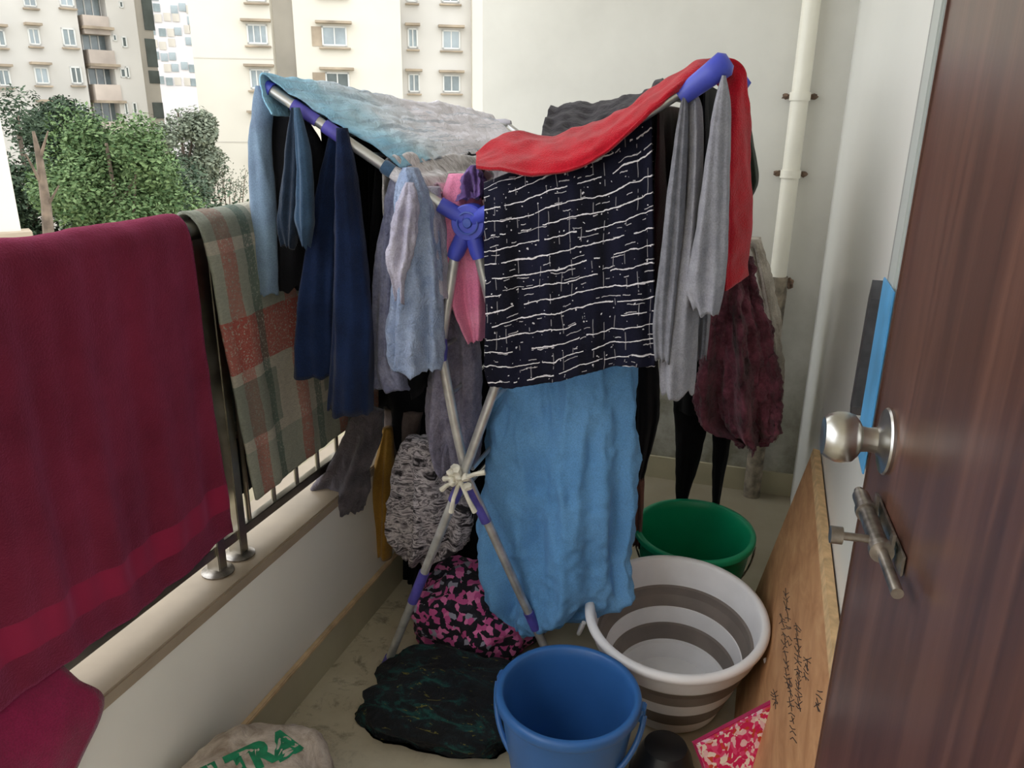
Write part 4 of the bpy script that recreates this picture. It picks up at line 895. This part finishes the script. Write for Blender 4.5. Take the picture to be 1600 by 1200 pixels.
# trees
def tree(name,px,py,D,rx,rz,mat,n,seed,label,trunk=True,lsz=.16,tpx=None,group=None):
    r=ray(px,py); r=r/math.hypot(r[0],r[1]); c=CAM+r*D
    root=empty(name,(c[0],c[1],G),label,'tree')
    rnd=random.Random(seed); lobes=[]
    for i in range(26):
        while True:
            d=Vector((rnd.uniform(-1,1),rnd.uniform(-1,1),rnd.uniform(-1,1)))
            if .35<d.length<1: break
        lobes.append((Vector((c[0]+d.x*rx*.8,c[1]+d.y*rx*.8,c[2]+d.z*rz*.8)),rnd.uniform(.28,.46)*rx))
    V=[];Fc=[]
    for i in range(n):
        lc,lr=rnd.choice(lobes); d=Vector((rnd.gauss(0,1),rnd.gauss(0,1),rnd.gauss(0,1))).normalized(); p=lc+d*lr*(rnd.random()**.33)*Vector((1,1,.75)).length/1.6
        a=Vector((rnd.gauss(0,1),rnd.gauss(0,1),rnd.gauss(0,.5))).normalized(); b=a.cross(d+Vector((.01,.02,.5))).normalized(); s_=lsz*rnd.uniform(.6,1.3)
        k=len(V); mid=d*s_*.18
        V+=[tuple(p-a*s_),tuple(p+b*s_*.5+mid),tuple(p+a*s_),tuple(p-b*s_*.5+mid)]; Fc+=[(k,k+1,k+2),(k,k+2,k+3)]
    me=bpy.data.meshes.new('foliage'); me.from_pydata(V,[],Fc); o=link('foliage',me,mat,root); o['kind']='stuff'
    tk=MB(); base=Vector((c[0],c[1],G)); top=Vector((c[0],c[1],c[2]+rz*.5))
    tk.tube([base,base.lerp(top,.5)+Vector((.15,0,0)),top],[.22,.16,.05],10)
    for i in range(7):
        lc,lr=lobes[i]; s0=base.lerp(top,.55+.05*i); tk.tube([s0,s0.lerp(lc,.5)+Vector((0,0,.2)),lc],[.08,.05,.02],7)
    tk.build('trunk',M['bark'],root)
    return root
tree('leafy_tree',175,285,30,2.7,2.5,M['leaf1'],26000,1,'fresh green leafy tree below the balcony, brightest of the trees',lsz=.085)
tree('dark_tree',45,300,36,2.6,4.2,M['leaf2'],18000,2,'dark green tree at the left behind the pale bare trunk',lsz=.1)
tree('hazy_tree',285,235,44,2.0,3.6,M['leaf3'],15000,3,'haze-tinted grey green tree standing in the gap between the apartment blocks',lsz=.11)
tree('dark_tree',245,345,34,3.2,2.2,M['leaf2'],14000,4,'low dark green tree behind the railing corner, right of the bright one',lsz=.1)
tree('dark_tree',110,225,40,1.9,1.9,M['leaf2'],10000,7,'dark tree top rising behind the bright green tree',lsz=.11)
# bare pale trunk
r=ray(62,250); r=r/math.hypot(r[0],r[1]); c=CAM+r*27.5
r2=ray(78,390); r2=r2/math.hypot(r2[0],r2[1]); c2=CAM+r2*27.5
bt_=empty('bare_tree',(c2[0],c2[1],G),'pale bare tree trunk standing in front of the dark tree at the left','tree')
tb=MB().tube([(c2[0],c2[1],G),tuple(c2),tuple(lerp(c2,c,.5)+[.05,0,0]),tuple(c),tuple(CAM+ray(52,205)/math.hypot(*ray(52,205)[:2])*27.5)],[.22,.17,.14,.1,.04],10)
for (x_,y_,x2,y2) in ((62,250,75,205),(66,290,40,240),(70,330,92,290)):
    a=CAM+ray(x_,y_)/math.hypot(*ray(x_,y_)[:2])*27.5; b=CAM+ray(x2,y2)/math.hypot(*ray(x2,y2)[:2])*27.2; tb.tube([tuple(a),tuple(b)],[.06,.02],7)
tb.build('trunk',M['bark'],bt_)
# twiggy shrub at the foot of the facing block
root=empty('twiggy_shrub',(f2.P[0],f2.P[1],G),'thin twiggy shrub growing against the facing cream block','shrub')
rnd=random.Random(3); tg=MB(); LV=[];LF=[]
def at(px,py,D): q=ray(px,py); return CAM+q/math.hypot(q[0],q[1])*D
for i in range(9):
    x0=330+i*6; a=at(x0,330,44); b=at(x0+rnd.uniform(-8,8),rnd.uniform(262,292),44); mid=lerp(a,b,.5)+[rnd.uniform(-.15,.15),0,0]
    tg.tube([tuple(a),tuple(mid),tuple(b)],[.035,.025,.01],6)
    for k in range(46):
        p=lerp(mid,b,rnd.random())+[rnd.gauss(0,.22),rnd.gauss(0,.2),rnd.gauss(0,.16)]; s_=.09; q=len(LV)
        LV+=[tuple(p),tuple(p+[s_,rnd.uniform(-.05,.05),.05]),tuple(p+[rnd.uniform(-.03,.03),.05,s_])]; LF.append((q,q+1,q+2))
tg.tube([tuple(at(355,330,44)),(at(355,330,44)[0],at(355,330,44)[1],G)],.08,6)
tg.build('twigs',M['bark'],root); me=bpy.data.meshes.new('leaves'); me.from_pydata(LV,[],LF); o=link('leaves',me,M['leaf3'],root); o['kind']='stuff'
